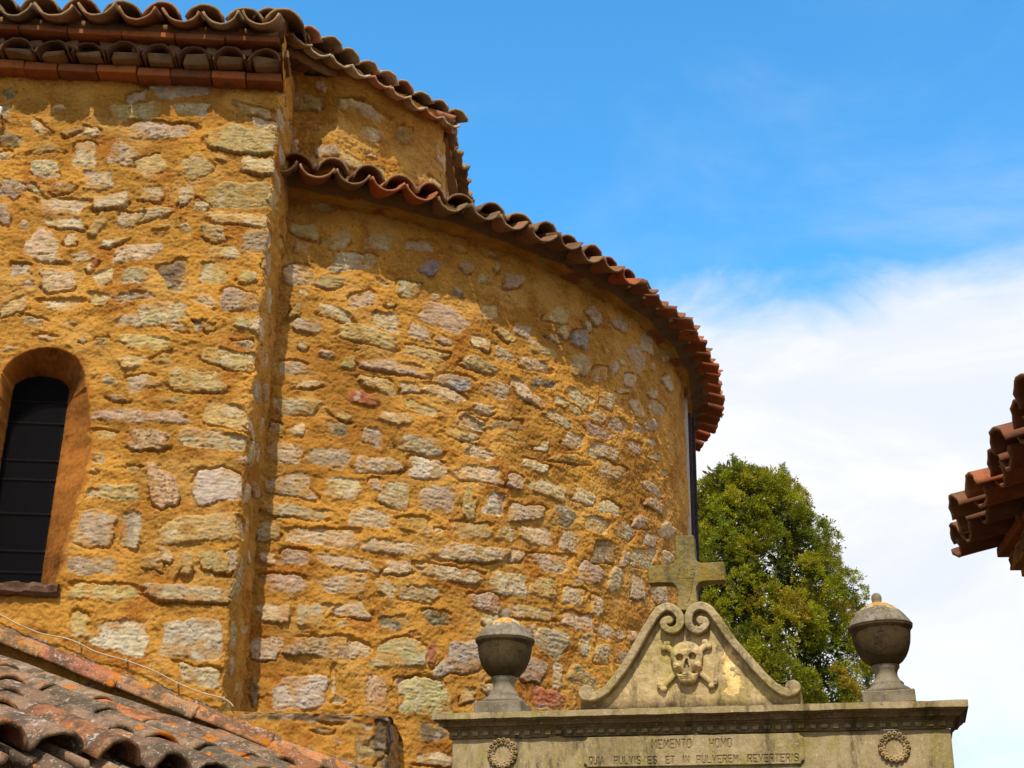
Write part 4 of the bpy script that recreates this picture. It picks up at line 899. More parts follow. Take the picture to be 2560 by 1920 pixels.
def letter_strokes(word, x0, x1, ytop0, ytop1, hh):
    gw = [0.3 if c_ == 'I' else (1.25 if c_ == 'M' else 1.0) for c_ in word]; n = len(word); wd = (x1 - x0) / (sum(gw) + 0.5 * (n - 1)); res = []
    for i, ch in enumerate(word):
        lx = x0 + (sum(gw[:i]) + 0.5 * i) * wd
        yt = ytop0 + (ytop1 - ytop0) * (lx - x0) / max(x1 - x0, 1)
        w_ = wd * gw[i]
        for stt in GLY[ch]: res.append([(lx + a * w_, yt + b * hh) for a, b in stt])
    return res
def zpx(ox, oy, sc): return lambda pts: [(x / sc + ox, y / sc + oy) for x, y in pts]
T = zpx(1430, 1800, 3.687); strokes = []
for wd, a, b, y0, y1, hh in (('MEMENTO', 735, 1095, 188, 178, 76), ('HOMO', 1268, 1470, 178, 172, 76),
        ('QUIA', 160, 290, 345, 343, 64), ('PULVIS', 390, 628, 342, 340, 64), ('ES', 700, 780, 340, 338, 64), ('ET', 865, 945, 337, 335, 64), ('IN', 1020, 1078, 334, 333, 64), ('PULVEREM', 1150, 1530, 332, 324, 64), ('REVERTERIS', 1622, 2085, 322, 313, 66)):
    for s_ in letter_strokes(wd, a, b, y0, y1, hh): strokes.append(T(s_))
TU0, TU1 = guz(1459, 1880, PJ - .012)[0], guz(2010, 1870, PJ - .012)[0]; TZ0, TZ1 = guz(1700, 1914.5, PJ - .012)[1], guz(1700, 1838, PJ - .012)[1]
def tablet_fn(X, Y, u, z):
    d = np.maximum(np.maximum(TU0 - u, u - TU1), np.maximum(TZ0 - z, z - TZ1))
    for cu in (TU0, TU1):
        for cz in (TZ0, TZ1): d = np.maximum(d, 0.016 - np.hypot(u - cu, z - cz))
    g = np.full(np.shape(X), 9.0)
    for s_ in strokes:
        xs = [q[0] for q in s_]; mk = (X > min(xs) - 4) & (X < max(xs) + 4)
        if mk.any(): g[mk] = np.minimum(g[mk], seg_d(X[mk], Y[mk], s_))
    groove = ss(2.0, 0.3, g)
    return d, -0.0055 * groove + fbm(u * 30, z * 30, 3, 150) * 0.0012 - ss(-0.003, 0, d) * 0.002, 1 - 0.22 * groove
relief('inscription_tablet', TU0 - .005, TU1 + .005, TZ0 - .005, TZ1 + .005, 0.0013, PJ - 0.013, tablet_fn, gate, M_GATE, back=0.012)

# laurel wreaths on the frieze
def wreath(cx, cy, rpx):
    c = guz(cx, cy, PJ); R_ = guz(cx + rpx, cy, PJ)[0] - c[0]
    def f(X, Y, u, z):
        x, y = u - c[0], z - c[1]; r = np.hypot(x, y); a = np.arctan2(y, x); n = 17
        d = np.full(r.shape, 9.0); hh = np.zeros(r.shape); cl = np.ones(r.shape)
        for k in range(n):
            for ring, (rr_, sz) in enumerate(((R_ * 0.83, R_ * 0.165), (R_ * 0.63, R_ * 0.12))):
                aa = 2 * math.pi * (k + 0.5 * ring) / n; q = np.hypot(x - rr_ * math.cos(aa), y - rr_ * math.sin(aa))
                d = np.minimum(d, q - sz); hh = np.maximum(hh, np.sqrt(np.clip(1 - (q / sz) ** 2, 0, 1)) * sz * 1.3 + (0.004 if ring == 0 else 0) * (q < sz))
                if ring == 0 or k % 2: hole = ss(sz * .38, sz * .2, q); hh = hh - hole * 0.008; cl = cl * (1 - 0.5 * hole)
        tor = np.abs(r - R_ * 0.73) - R_ * 0.16; d = np.minimum(d, tor); hh = np.maximum(hh, 0.007)
        return d, hh, cl
    return relief('wreath', c[0] - R_ * 1.06, c[0] + R_ * 1.06, c[1] - R_ * 1.06, c[1] + R_ * 1.06, 0.0013, PJ - 0.001, f, gate, M_GATE, back=0.004, tint=(1.0, 0.93, 0.85))
wreath(1257, 1883.5, 38.5); wreath(2236, 1868, 42)
# raised disc inside each wreath is left as the smooth frieze

# pediment: panel, scrolled border, skull and crossed bones
S = zpx(1430, 1500, 3.687); PD = 0.13; MPP = 0.00182          # metres per photo pixel on that plane
outl = S([(70, 1010), (72, 930), (78, 850), (140, 800), (215, 850), (290, 800), (400, 690), (500, 560), (600, 420), (670, 280), (740, 170), (800, 95), (870, 55), (960, 65), (1045, 150), (1120, 60), (1200, 42), (1290, 65), (1340, 130), (1460, 290), (1600, 455),
          (1750, 625), (1880, 765), (1960, 805), (2040, 755), (2108, 820), (2120, 900), (2132, 1000)])
def ped_fn(X, Y, u, z):
    d = seg_d(X, Y, outl, True); i_ = poly_in(X, Y, outl); sd_ = np.where(i_, -d, d) * MPP
    spall = ss(14.5, 12.5, np.abs(X - 1822 - (Y - 1650) * 0.12 + fbm(u * 14, z * 14, 4, 161) * 17)) * ss(1612, 1616, Y + 9 * fbm(u * 20, z * 20, 3, 163)) * ss(1735, 1731, Y + 9 * fbm(u * 20, z * 20, 3, 164))
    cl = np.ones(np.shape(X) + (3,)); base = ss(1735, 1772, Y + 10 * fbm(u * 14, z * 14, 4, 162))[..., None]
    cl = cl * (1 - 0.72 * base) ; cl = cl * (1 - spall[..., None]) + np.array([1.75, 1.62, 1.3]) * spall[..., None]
    cl = cl * (1 + 0.1 * fbm(u * 20, z * 20, 3, 165))[..., None]
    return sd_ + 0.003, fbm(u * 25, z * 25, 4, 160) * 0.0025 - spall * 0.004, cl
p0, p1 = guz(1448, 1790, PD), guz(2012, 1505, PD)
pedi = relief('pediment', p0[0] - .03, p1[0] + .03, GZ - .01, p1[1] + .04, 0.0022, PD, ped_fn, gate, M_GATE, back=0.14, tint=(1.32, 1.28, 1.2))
cl_l = spline(S([(150, 872), (178, 908), (262, 888), (342, 832), (440, 712), (530, 580), (612, 440), (690, 300), (760, 187), (820, 112), (885, 84), (952, 105), (1003, 165), (1008, 235), (980, 280), (928, 298), (878, 280), (852, 238), (868, 205), (905, 205)]))
cl_r = spline(S([(2042, 825), (2012, 870), (1942, 852), (1850, 790), (1740, 680), (1620, 545), (1500, 410), (1400, 270), (1330, 168), (1262, 95), (1190, 74), (1122, 100), (1090, 160), (1088, 235), (1115, 280), (1168, 298), (1220, 278), (1246, 235), (1230, 205), (1195, 205)]))
for cl_, foot in ((cl_l, S([(150, 872)])[0]), (cl_r, S([(2042, 825)])[0])):
    nS = len(cl_)
    def f(X, Y, u, z, cl_=cl_, foot=foot, nS=nS):
        d = np.full(np.shape(X), 1e9)
        for i in range(nS - 1):
            (x0, y0), (x1, y1) = cl_[i], cl_[i + 1]; fr = i / nS
            hw = 10.6 if fr < 0.6 else 10.6 - 2.6 * (fr - 0.6) / 0.4
            dx, dy = x1 - x0, y1 - y0; t = np.clip(((X - x0) * dx + (Y - y0) * dy) / (dx * dx + dy * dy + 1e-9), 0, 1)
            d = np.minimum(d, np.hypot(X - x0 - t * dx, Y - y0 - t * dy) - hw)
        d = np.minimum(d, np.hypot(X - foot[0], Y - foot[1]) - 20); (xe, ye) = cl_[-1]; d = np.minimum(d, np.hypot(X - xe, Y - ye) - 11)
        d = d + fbm(u * 30, z * 30, 3, 170) * 0.8
        w_ = ss(1590, 1540, Y)[..., None]
        cl2 = np.ones(np.shape(X) + (3,)) * (1 + 0.12 * fbm(u * 22, z * 22, 4, 172))[..., None]; cl2 = cl2 * (1 - .5 * w_) + np.array([1.3, 1.27, 1.3]) * .5 * w_ + cl2 * 0
        return d * MPP, 0.048 - ss(-0.006, 0, d * MPP) * 0.005 + fbm(u * 35, z * 35, 4, 171) * 0.0025, cl2
    xs = [q[0] for q in cl_]; ys = [q[1] for q in cl_]; a = guz(min(xs) - 25, max(ys) + 25, PD); b = guz(max(xs) + 25, min(ys) - 25, PD)
    relief('scroll', a[0] - .02, b[0] + .02, a[1] - .02, b[1] + .03, 0.0019, PD, f, pedi, M_GATE, back=0.01)
def bone_fn(ends):
    (xa, ya), (xb, yb) = ends; L_ = math.hypot(xb - xa, yb - ya); tx_, ty_ = (xb - xa) / L_, (yb - ya) / L_
    def f(X, Y, u, z):
        s_ = (X - xa) * tx_ + (Y - ya) * ty_; q = -(X - xa) * ty_ + (Y - ya) * tx_
        d = np.maximum(np.abs(q) - (6.6 + 1.6 * ((s_ / L_ - .5) * 2) ** 2), np.maximum(-s_, s_ - L_)); h = np.sqrt(np.clip(1 - (q / 9) ** 2, 0, 1)) * 0.016 + .006
        for (ex_, sgn) in ((0, -1), (L_, 1)):
            for o_ in (-7, 7):
                rr_ = np.hypot(s_ - ex_ - sgn * 2, q - o_); d = np.minimum(d, rr_ - 8.4); h = np.maximum(h, np.sqrt(np.clip(1 - (rr_ / 9) ** 2, 0, 1)) * 0.018 + .006)
        return d * MPP, h, np.ones(np.shape(X))
    return f
for e_ in (S([(872, 430), (1300, 768)]), S([(1240, 415), (838, 800)])):
    xs = [q[0] for q in e_]; ys = [q[1] for q in e_]; a = guz(min(xs) - 16, max(ys) + 16, PD); b = guz(max(xs) + 16, min(ys) - 16, PD)
    relief('crossbone', a[0], b[0], a[1], b[1], 0.0013, PD - 0.001, bone_fn(e_), pedi, M_GATE, back=0.006, tint=(1.46, 1.4, 1.28))
def skull_fn(X, Y, u, z):
    x, y = (X - 1430) * 3.687, (Y - 1500) * 3.687
    crn = np.hypot((x - 1063) / 150, (y - 520) / 130) - 1
    pts = [(925, 560), (940, 625), (938, 645), (965, 690), (985, 735), (1005, 770), (1050, 790), (1110, 788), (1150, 760), (1165, 720), (1180, 670), (1205, 640), (1202, 600), (1205, 550), (1190, 480), (940, 490)]
    dj = seg_d(x, y, pts, True); dj = np.where(poly_in(x, y, pts), -dj, dj)
    d = np.minimum(crn * 135, dj)
    for cx_, cy_ in ((985, 676), (1147, 668)): d = np.maximum(d, 13 - np.hypot((x - cx_) / 1.6, y - cy_))
    inn = np.clip(-d / 60, 0, 1); h = 0.014 + 0.020 * np.sqrt(inn * (2 - inn)) 
    h = h + 0.004 * ss(40, 10, np.abs(y - 502 + 0.06 * (x - 1060))) * ss(150, 90, np.abs(x - 1063))       # brow
    for cx_, cy_, rx in ((1003, 548, 36), (1121, 535, 36)):
        e = np.hypot((x - cx_) / rx, (y - cy_) / 35); e = np.where(y > cy_ + 8, np.maximum(e, 0.2 + (y - cy_) / 38), e); h = h - 0.022 * ss(1.0, 0.8, e)
    h = h + 0.007 * ss(55, 20, np.hypot((x - 962), (y - 628) * 1.5)) + 0.007 * ss(55, 20, np.hypot((x - 1182), (y - 615) * 1.5))
    nose = seg_d(x, y, [(1068, 570), (1052, 636)]); nose2 = seg_d(x, y, [(1068, 585), (1084, 634)]); h = h - 0.014 * ss(15, 6, nose) - 0.011 * ss(11, 4, nose2)
    h = h - 0.008 * ss(26, 6, np.hypot(x - 1010, (y - 690) * 1.2)) - 0.008 * ss(26, 6, np.hypot(x - 1125, (y - 682) * 1.2))
    mth = np.abs(y - 722 + 0.05 * (x - 1060)); inm = ss(60, 50, np.abs(x - 1060))
    h = h - 0.0035 * ss(5, 2, mth) * inm - 0.003 * ss(6, 3, np.abs(mth - 18)) * inm - 0.0025 * ss(2.6, 1.2, np.abs(((x - 1060 + 400) % 16) - 8)) * inm * (mth < 18)
    h = h + fbm(u * 60, z * 60, 3, 181) * 0.001
    return d / 3.687 * MPP, h * 1.3, np.ones(np.shape(X)) * (1 - 0.25 * ss(10, 4, nose))
a, b = guz(1672, 1722, PD), guz(1768, 1598, PD)
relief('skull', a[0], b[0], a[1], b[1], 0.0011, PD - 0.0012, skull_fn, pedi, M_GATE, back=0.006, tint=(1.5, 1.44, 1.32))

# ------------------------------------------------------------ stone cross on the pediment
XS = zpx(1600, 1300, 6.635); XD = PD + 0.005
xo = XS([(612, 1500), (625, 1180), (600, 1110), (545, 1052), (470, 1040), (136, 1046), (128, 755), (470, 738), (550, 715), (596, 655), (578, 252), (886, 248), (915, 620), (945, 680), (1010, 704), (1060, 706), (1386, 690), (1410, 998), (1050, 1016), (980, 1045), (940, 1100), (930, 1170), (955, 1500)])
xstr = [XS(s_) for w_, a, b in (('J', 615, 665), ('H', 730, 785), ('S', 845, 895)) for s_ in letter_strokes(w_, a, b, 825, 825, 92)]
crack_ = XS([(905, 880), (880, 1000), (850, 1180), (830, 1290), (780, 1400)])
def cross_fn(X, Y, u, z):
    d = seg_d(X, Y, xo, True); sd_ = np.where(poly_in(X, Y, xo), -d, d) * MPP
    g = np.full(np.shape(X), 9.0)
    for s_ in xstr: g = np.minimum(g, seg_d(X, Y, s_))
    gv = ss(1.1, 0.3, g) * 0.6; ck = ss(1.1, 0.3, seg_d(X, Y, crack_) + 0.4 * fbm(u * 60, z * 60, 2, 190)); ck = np.maximum(ck, ss(0.9, .3, seg_d(X, Y, XS([(680, 978), (890, 968)]))) * .7)
    cl = np.ones(np.shape(X) + (3,)); lo_ = ss(1455, 1500, Y)[..., None]; cl = cl * (1 - lo_) + np.array([1.35, 1.35, 1.7]) * lo_
    return sd_, 0.0 - 0.005 * gv - 0.004 * ck - ss(-0.004, 0, sd_) * 0.003 + fbm(u * 40, z * 40, 3, 191) * 0.002, cl * (1 - 0.35 * np.maximum(gv, ck))[..., None]
xs = [q[0] for q in xo]; ys = [q[1] for q in xo]; a = guz(min(xs) - 5, max(ys) + 3, XD); b = guz(max(xs) + 5, min(ys) - 5, XD)
cross = relief('stone_cross', a[0], b[0], a[1], b[1], 0.0017, XD, cross_fn, None, M_CROSS, back=0.075)
tag(cross, 'mossy stone cross carved with small letters standing on the skull pediment', 'cross')

# ------------------------------------------------------------ urns on the gate
def lathe(name, prof, seg, mat, parent, loc, tint=None, smooth=True, rough=0.0):
    V = []; cs_ = []
    for i, (r, z) in enumerate(prof):
        for j in range(seg):
            a = 2 * math.pi * j / seg; e_ = 1 + rough * float(fbm(np.array(3 * math.cos(a) + z * 20), np.array(3 * math.sin(a)), 3, 200))
            V.append((r * e_ * math.cos(a), r * e_ * math.sin(a), z)); cs_.append((1, 1, 1) if tint is None else tint(a, r, z))
    n = len(prof); F = [(i * seg + j, i * seg + (j + 1) % seg, (i + 1) * seg + (j + 1) % seg, (i + 1) * seg + j) for i in range(n - 1) for j in range(seg)]
    F += [tuple(range(seg))[::-1], tuple((n - 1) * seg + j for j in range(seg))]
    o = new_mesh(name, V, faces=F, mat=mat, smooth=smooth, cols=np.array(cs_)); o.parent = parent; o.location = loc
    return o
M_LICHEN = None
def m_lid():
    m, t, p = mat_new('urn_lid_stone', 0.95, 0.1); g_ = N(t, 'ShaderNodeTexCoord'); ov = g_.outputs['Object']; sp = N(t, 'ShaderNodeSeparateXYZ'); t.links.new(ov, sp.inputs[0]); pos = obj_vec(t)
    k = mixc(t, maprange(t, noise(t, pos, 22, 6, .7), 0.4, 0.62), (0.17, 0.142, 0.105), (0.27, 0.235, 0.18))
    k = mixc(t, maprange(t, noise(t, pos, 60, 5, .7), 0.58, 0.66, 0, .7), k, (0.42, 0.39, 0.31))
    k = mixc(t, maprange(t, noise(t, pos, 35, 5, .7), 0.52, 0.68, 0, .8), k, (0.09, 0.075, 0.05))
    hh = mathn(t, 'ADD', sp.outputs[2], mathn(t, 'MULTIPLY', mathn(t, 'SUBTRACT', noise(t, pos, 26, 5, .75), 0.5), 0.17))
    k = mixc(t, maprange(t, hh, 0.064, 0.072, 0, .92), k, (0.56, 0.26, 0.025))
    k = mixc(t, mathn(t, 'MULTIPLY', maprange(t, hh, 0.05, 0.066), maprange(t, noise(t, pos, 45, 3, .6), .52, .6)), k, (0.5, 0.45, 0.3))
    t.links.new(k, p.inputs['Base Color']); bump(t, p, noise(t, pos, 80, 5, .7), 0.6, 0.005); return m
M_LID = m_lid()
CH = 0.0
def make_urn(px_axis, py_base, d, label, tilt, sc):
    c = guz(px_axis, py_base, d); base = gp(c[0], d, GZ + 0.004)
    u_ = thing('urn', base, label, 'urn', 'stone urns on the gate cornice'); u_.rotation_euler = (tilt[0], tilt[1], GA); u_.scale = (sc * 1.05, sc * 1.05, sc * 1.14)
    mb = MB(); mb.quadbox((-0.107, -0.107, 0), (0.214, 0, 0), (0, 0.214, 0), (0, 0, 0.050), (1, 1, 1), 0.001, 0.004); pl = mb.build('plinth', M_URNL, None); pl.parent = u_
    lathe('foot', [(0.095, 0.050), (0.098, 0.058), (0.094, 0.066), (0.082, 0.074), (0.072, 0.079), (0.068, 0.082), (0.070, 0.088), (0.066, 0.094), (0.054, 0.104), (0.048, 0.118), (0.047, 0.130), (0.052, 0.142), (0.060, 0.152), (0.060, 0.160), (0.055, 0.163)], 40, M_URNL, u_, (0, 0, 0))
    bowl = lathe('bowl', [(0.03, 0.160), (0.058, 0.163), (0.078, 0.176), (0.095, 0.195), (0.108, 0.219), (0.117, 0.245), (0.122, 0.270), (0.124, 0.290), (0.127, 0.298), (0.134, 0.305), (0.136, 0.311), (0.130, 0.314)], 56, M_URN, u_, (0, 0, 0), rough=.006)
    # little cross cut into the bowl, facing the front
    mb = MB(); r0 = 0.1225
    for (x0, z0, x1, z1) in ((-0.002, 0.245, 0.002, 0.290), (-0.014, 0.272, 0.014, 0.276)):
        pts = []
        for x in np.linspace(x0, x1, 5):
            for z in (z0, z1):
                for rr_ in (0.0008, -0.006):
                    rb = np.interp(z, [0.245, 0.270, 0.290], [0.117, 0.122, 0.124]) + rr_; pts.append((x, -math.sqrt(rb ** 2 - x * x), z))
        F = []
        for i in range(4):
            a = i * 4; F += [(a, a + 4, a + 6, a + 2), (a + 1, a + 3, a + 7, a + 5), (a, a + 1, a + 5, a + 4), (a + 2, a + 6, a + 7, a + 3)]
        F += [(0, 2, 3, 1), (16, 17, 19, 18)]; mb.add(pts, F, (0.45, 0.42, 0.4))
    cr = mb.build('carved_cross', M_URN, None); cr.parent = bowl
    lid = lathe('lid', [(0.1, 0.0), (0.135, 0.0), (0.1375, 0.004), (0.134, 0.009), (0.122, 0.026), (0.107, 0.045), (0.090, 0.062), (0.070, 0.078), (0.048, 0.090), (0.025, 0.098), (0.0165, 0.101)], 56, M_LID, u_, (0, 0, 0.3135), rough=.006)
    fin = lathe('finial', [(0.022, 0.096), (0.019, 0.103), (0.0215, 0.110), (0.0225, 0.120), (0.019, 0.131), (0.010, 0.138), (0.002, 0.140)], 20, M_URNL, lid, (0, 0, 0))
    return u_
make_urn(1258, 1778, 0.155, 'urn with bright orange lichen cap standing in front of the rubble wall', (0, 0.006, 0), 0.985)
make_urn(2224, 1752, 0.165, 'slightly leaning urn beside the cypress, seen against white sky', (0, -0.042, 0), 0.985)

# ------------------------------------------------------------ cypress behind the gate
def m_leaf():
    m, t, p = mat_new('cypress_foliage', 0.7, 0.2); c = attr(t); pos = obj_vec(t)
    f = noise(t, pos, 14, 4, .7); col = N(t, 'ShaderNodeVectorMath', operation='SCALE'); t.links.new(c, col.inputs[0]); t.links.new(maprange(t, f, .3, .7, .6, 1.4, False), col.inputs['Scale'])
    t.links.new(col.outputs[0], p.inputs['Base Color'])
    tr = N(t, 'ShaderNodeBsdfTranslucent'); t.links.new(col.outputs[0], tr.inputs['Color']); ms = N(t, 'ShaderNodeMixShader'); ms.inputs[0].default_value = 0.35
    t.links.new(p.outputs[0], ms.inputs[1]); t.links.new(tr.outputs[0], ms.inputs[2]); t.links.new(ms.outputs[0], t.nodes['Material Output'].inputs['Surface']); return m
TY = 15.5; k_ = TY
tb = at_y(1905, 1700, TY)
tree = thing('cypress_tree', (tb[0], TY, 0), 'dense green cypress tree behind the cemetery gate', 'tree')
lev = [(1185, 1842, 30), (1205, 1848, 80), (1235, 1854, 122), (1285, 1866, 160), (1345, 1880, 192), (1420, 1884, 212), (1500, 1890, 240), (1580, 1895, 252), (1680, 1902, 268), (1800, 1905, 272), (1950, 1905, 262), (2100, 1905, 225), (2200, 1905, 150)]
zl = []; xl = []; rl = []
for y, x, r in lev:
    a = at_y(x, y, TY); b = at_y(x + r, y, TY); zl.append(a[2]); xl.append(a[0]); rl.append(b[0] - a[0])
zl, xl, rl = (np.array(q)[::-1] for q in (zl, xl, rl))
r2 = np.random.RandomState(21); VL = []; CLs = []
def ang_noise(th, z): return 1 + 0.12 * math.sin(3 * th + 2.7 * z) + 0.10 * math.sin(5 * th - 2.3 * z + 1) + 0.05 * math.sin(9 * th + 5 * z)
tufts = []
GRN = np.array([(0.205, 0.225, 0.010), (0.260, 0.270, 0.012), (0.155, 0.190, 0.012), (0.310, 0.285, 0.014), (0.300, 0.215, 0.018), (0.22, 0.145, 0.02)])
for i in range(310):                                   # boughs over the crown, each a cluster of tufts
    z = zl[0] + (zl[-1] - 0.2 - zl[0]) * r2.rand() ** 0.85; R_ = np.interp(z, zl, rl); xc = np.interp(z, zl, xl); th = r2.uniform(0, 2 * math.pi)
    if math.sin(th) > 0.3 and r2.rand() < 0.75: th = -th
    rb = r2.uniform(0.11, 0.24) * float(np.interp(z, [zl[-1] - .9, zl[-1]], [1, .6])); rad = max(R_ * ang_noise(th, z) * r2.uniform(.92, 1.03) - rb * 1.0, 0.02)
    nd = np.array([math.cos(th), math.sin(th), 0.25]); cb = np.array([xc + rad * math.cos(th), TY + rad * math.sin(th) * 0.95, z])
    col = GRN[r2.choice(6, p=[.30, .28, .14, .20, .06, .02])] * r2.uniform(.75, 1.45)
    for k in range(int(10 + rb * 95)):
        v = r2.normal(0, 1, 3); v /= np.linalg.norm(v); v = v + nd * 0.8 + np.array([0, 0, .3]); v /= np.linalg.norm(v)
        tufts.append((cb + v * rb * r2.uniform(.78, 1.0) * np.array([1, 1, 1.3]), v, r2.uniform(0.045, 0.075), col * r2.uniform(.85, 1.15)))
for i in range(1500):                                   # inner tufts coloured darker, shade painted into gaps between boughs
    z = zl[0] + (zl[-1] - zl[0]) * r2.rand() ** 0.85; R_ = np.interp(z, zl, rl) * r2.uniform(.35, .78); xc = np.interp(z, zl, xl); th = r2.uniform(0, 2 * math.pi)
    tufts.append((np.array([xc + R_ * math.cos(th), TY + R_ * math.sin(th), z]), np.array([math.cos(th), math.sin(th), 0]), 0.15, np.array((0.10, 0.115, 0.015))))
for y, x in ((1142, 1832), (1150, 1838), (1165, 1958), (1176, 1966), (1190, 1952), (1262, 2012), (1300, 2058), (1330, 2064), (1470, 2112), (1510, 2126), (1650, 2160), (1690, 2164), (1165, 1800), (1180, 1900), (1200, 1925), (1210, 1775)):
    q = at_y(x, y, TY)
    for k in range(16): tufts.append((q - np.array([r2.normal(0, .012 + .006 * k), 0, 0.022 * k]), np.array([0.1, -0.2, .8]), 0.055, GRN[k % 3]))
for c0, nd, sz, kc in tufts:
    n = int(32 + 14 * r2.rand())
    dr = r2.normal(0, 1, (n, 3)); dr /= np.linalg.norm(dr, axis=1)[:, None]; dr = dr + nd * 0.7 + np.array([0, 0, .35]); dr /= np.linalg.norm(dr, axis=1)[:, None]
    ln = sz * r2.uniform(.45, 1.05, n)
    base_ = c0 + dr * (ln * 0.25)[:, None] + r2.normal(0, sz * .22, (n, 3)); tip = base_ + dr * (ln * 0.7)[:, None]
    sd_ = np.cross(dr, r2.normal(0, 1, (n, 3))); sd_ /= np.linalg.norm(sd_, axis=1)[:, None]; wd = (ln * r2.uniform(.06, .12, n))[:, None]
    mid_ = base_ * .5 + tip * .5
    q = np.stack([base_, mid_ - sd_ * wd, tip, mid_ + sd_ * wd], 1); VL.append(q.reshape(-1, 3))
    CLs.append(np.repeat(kc * r2.uniform(.75, 1.3, (n, 1)), 4, 0))
VL = np.concatenate(VL); CLs = np.concatenate(CLs)
M_LEAF = m_leaf()
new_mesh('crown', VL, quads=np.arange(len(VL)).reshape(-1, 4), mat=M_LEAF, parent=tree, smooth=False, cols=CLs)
# small pale cones scattered on the crown belong to the crown's look: tiny octahedra
mb = MB()
for i in range(420):
    c0, nd, sz, kc = tufts[r2.randint(len(tufts) - 1100)]; q = c0 + nd * sz * .9 + r2.normal(0, .03, 3); s_ = r2.uniform(.011, .018)
    mb.add([q + np.array(v) * s_ for v in ((1, 0, 0), (-1, 0, 0), (0, 1, 0), (0, -1, 0), (0, 0, 1), (0, 0, -1))], [(0, 2, 4), (2, 1, 4), (1, 3, 4), (3, 0, 4), (2, 0, 5), (1, 2, 5), (3, 1, 5), (0, 3, 5)], (0.36, 0.30, 0.16))
cones = mb.build('cones', m_plain('cypress_cone', (0.34, 0.29, 0.17), .8), tree); cones['kind'] = 'stuff'
tube('trunk', [(tb[0] - .05, TY, 0), (tb[0], TY + .02, 1.5), (tb[0] + .03, TY, 3.0), (tb[0] - .1, TY, zl[-1] - 0.9)], 0.13, m_plain('cypress_bark', (0.12, 0.08, 0.05), .95, .4, 20), tree, 10)

# ------------------------------------------------------------ neighbouring house, its eave corner at the right edge
HE = math.radians(82.2); he = np.array([math.cos(HE), math.sin(HE), 0]); hin = np.array([he[1], -he[0], 0])   # hin points into the house (right)
HZ = 3.55; hs = math.radians(16); htip = at_z(2396, 1390, HZ)                                                # low end of the farthest pan
house = thing('house', (htip[0] + 2.0, htip[1] - 2.0, 0), 'house roof corner with dark overhanging canal tiles at the right edge', 'house')
hey = hin * math.cos(hs) + np.array([0, 0, math.sin(hs)]); hex_ = -he; hez = np.cross(hex_, hey)
if hez[2] < 0: hez = -hez
mb = MB(); HPT = 0.268
HC = [(0.23, 0.075, 0.035), (0.18, 0.065, 0.034), (0.27, 0.085, 0.036), (0.20, 0.085, 0.045), (0.31, 0.10, 0.04)]
for i in range(0, 16):
    for k in range(8):
        b0 = htip + hex_ * (i * HPT) + hey * (k * .33)
        put_tile(mb, b0 + hey * rng.normal(0, .02) + hez * 0.06, hex_, hey, hez, L=0.46, w0=0.098, w1=0.108, pan=True, arc=140, col=HC[rng.randint(5)], th=.015)
        put_tile(mb, b0 + hex_ * HPT / 2 + hey * (-0.05 + rng.normal(0, .02)) + hez * 0.045, hex_, hey, hez, L=0.46, w0=0.112, w1=0.094, arc=150, col=HC[rng.randint(5)], th=.015)
    bq = htip + hex_ * ((i + .5) * HPT - 0.06) + hey * 0.23; mb.quadbox(bq - np.array([0, 0, 0.005]), hex_ * 0.12, hin * 0.12, (0, 0, 0.095), (0.45, 0.33, 0.16), 0.01)
V = [htip + hex_ * a + hey * b + hez * c for a, b, c in ((-.02, .3, .03), (4.5, .3, .03), (4.5, 3.0, .03), (-.02, 3.0, .03), (-.02, .3, -.03), (4.5, .3, -.03), (4.5, 3.0, -.03), (-.02, 3.0, -.03))]
mb.add(V, [(0, 1, 2, 3), (7, 6, 5, 4), (0, 4, 5, 1), (1, 5, 6, 2), (2, 6, 7, 3), (3, 7, 4, 0)], (0.2, 0.1, 0.06))
mb.build('roof', M_TILE, house, smooth=True)
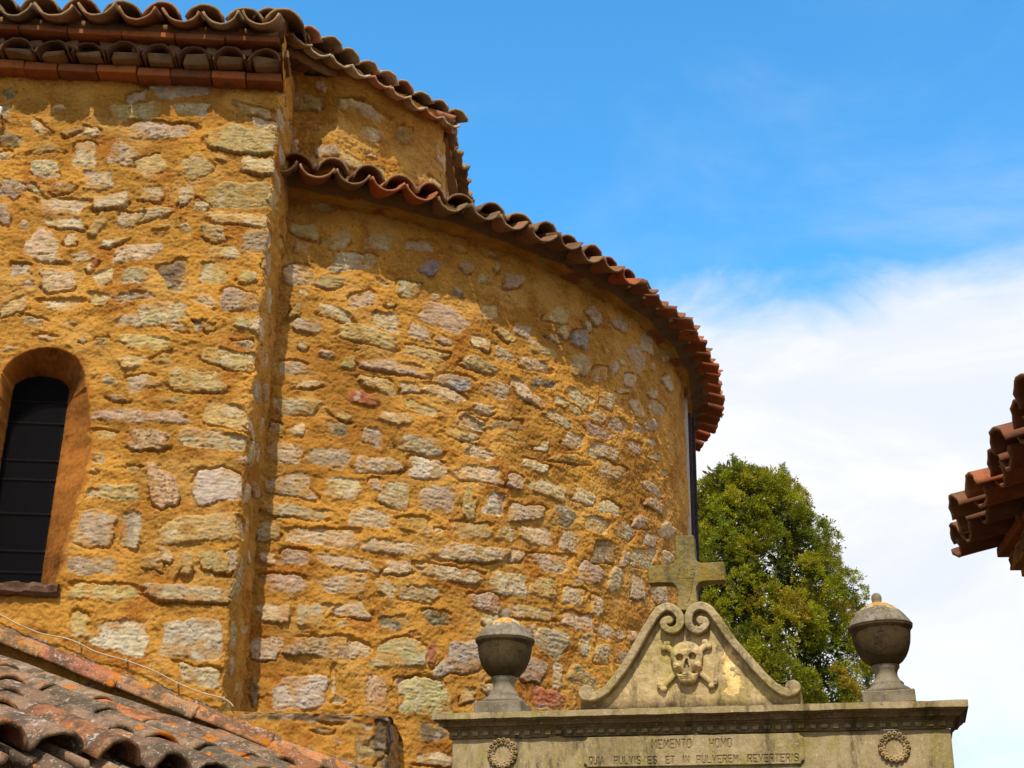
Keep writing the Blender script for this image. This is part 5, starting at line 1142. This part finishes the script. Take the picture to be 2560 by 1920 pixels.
# corbelled cornice: bricks and tile ends stepping in to the wall
mb = MB(); zc = HZ + 0.02
for lv, (inn, zz_, hh_, tl) in enumerate(((0.19, 0.0, 0.045, 0), (0.215, -0.012, 0.10, 1), (0.285, -0.115, 0.04, 0), (0.305, -0.128, 0.10, 1), (0.365, -0.235, 0.045, 0))):
    a = 0.0; 
    while a < 4.3:
        l = 0.2 * rng.uniform(.9, 1.1)
        if tl == 0: mb.quadbox(htip + hex_ * (a + 0.02 * lv - 0.02) + hin * (inn + rng.uniform(-.005, .005)) + np.array([0, 0, zc - HZ + zz_ - hh_ + .02]), hex_ * (l - .006), hin * 0.5, (0, 0, hh_), np.array(BR[rng.randint(4)]) * .8, 0.003, .004)
        else:
            put_tile(mb, htip + hex_ * (a + 0.09 + 0.02 * lv - .02) + hin * inn + np.array([0, 0, zc - HZ + zz_ - hh_ + .01]), hex_, hin, np.array([0, 0, 1.0]), L=.3, w0=.088, w1=.08, arc=165, col=(0.25, .12, .07)); l = 0.182
            mb.quadbox(htip + hex_ * (a + .02 * lv) + hin * (inn + .03) + np.array([0, 0, zc - HZ + zz_ - hh_ + .012]), hex_ * 0.18, hin * .4, (0, 0, hh_ - .015), MORT * .7, .006)
        a += l
mb.build('cornice', M_TILE, house, smooth=False)
us = axis((0, 4.3, 0.014)); vs = axis((0, 1.2, 0.1), (1.2, HZ - 0.26, 0.011))
U, V_, H, C = masonry(us, vs, random_stones(0.1, 4.2, 0.2, 3.2), 31, fillers=30)
P3 = (htip * np.array([1, 1, 0]) + hex_ * (0.09) + hin * 0.40) + hex_ * U[..., None] - hin * H[..., None] + np.array([0, 0, 1.0]) * V_[..., None]
gW = new_mesh('wall', P3.reshape(-1, 3), quads=grid_quads(len(us), len(vs), True), mat=M_RUB, parent=house, cols=C.reshape(-1, 3))
mb = MB(); mb.quadbox((*(htip + hex_ * 0.09 + hin * 0.42)[:2], 0), hex_ * 4.2, hin * 2.5, (0, 0, HZ - .2), MORT); mb.build('gable_wall', M_RUB, house)

# ------------------------------------------------------------ ground
M_GRND = m_plain('gravel_ground', (0.075, 0.055, 0.035), 0.95, 0.4, 8, bd=0.02)
gn = new_mesh('ground', [(-900, -900, 0), (900, -900, 0), (900, 900, 0), (-900, 900, 0)], faces=[(0, 1, 2, 3)], mat=M_GRND, smooth=False)
tag(gn, kind='structure'); gn['label'] = 'dark earth of the churchyard'; gn['category'] = 'ground'
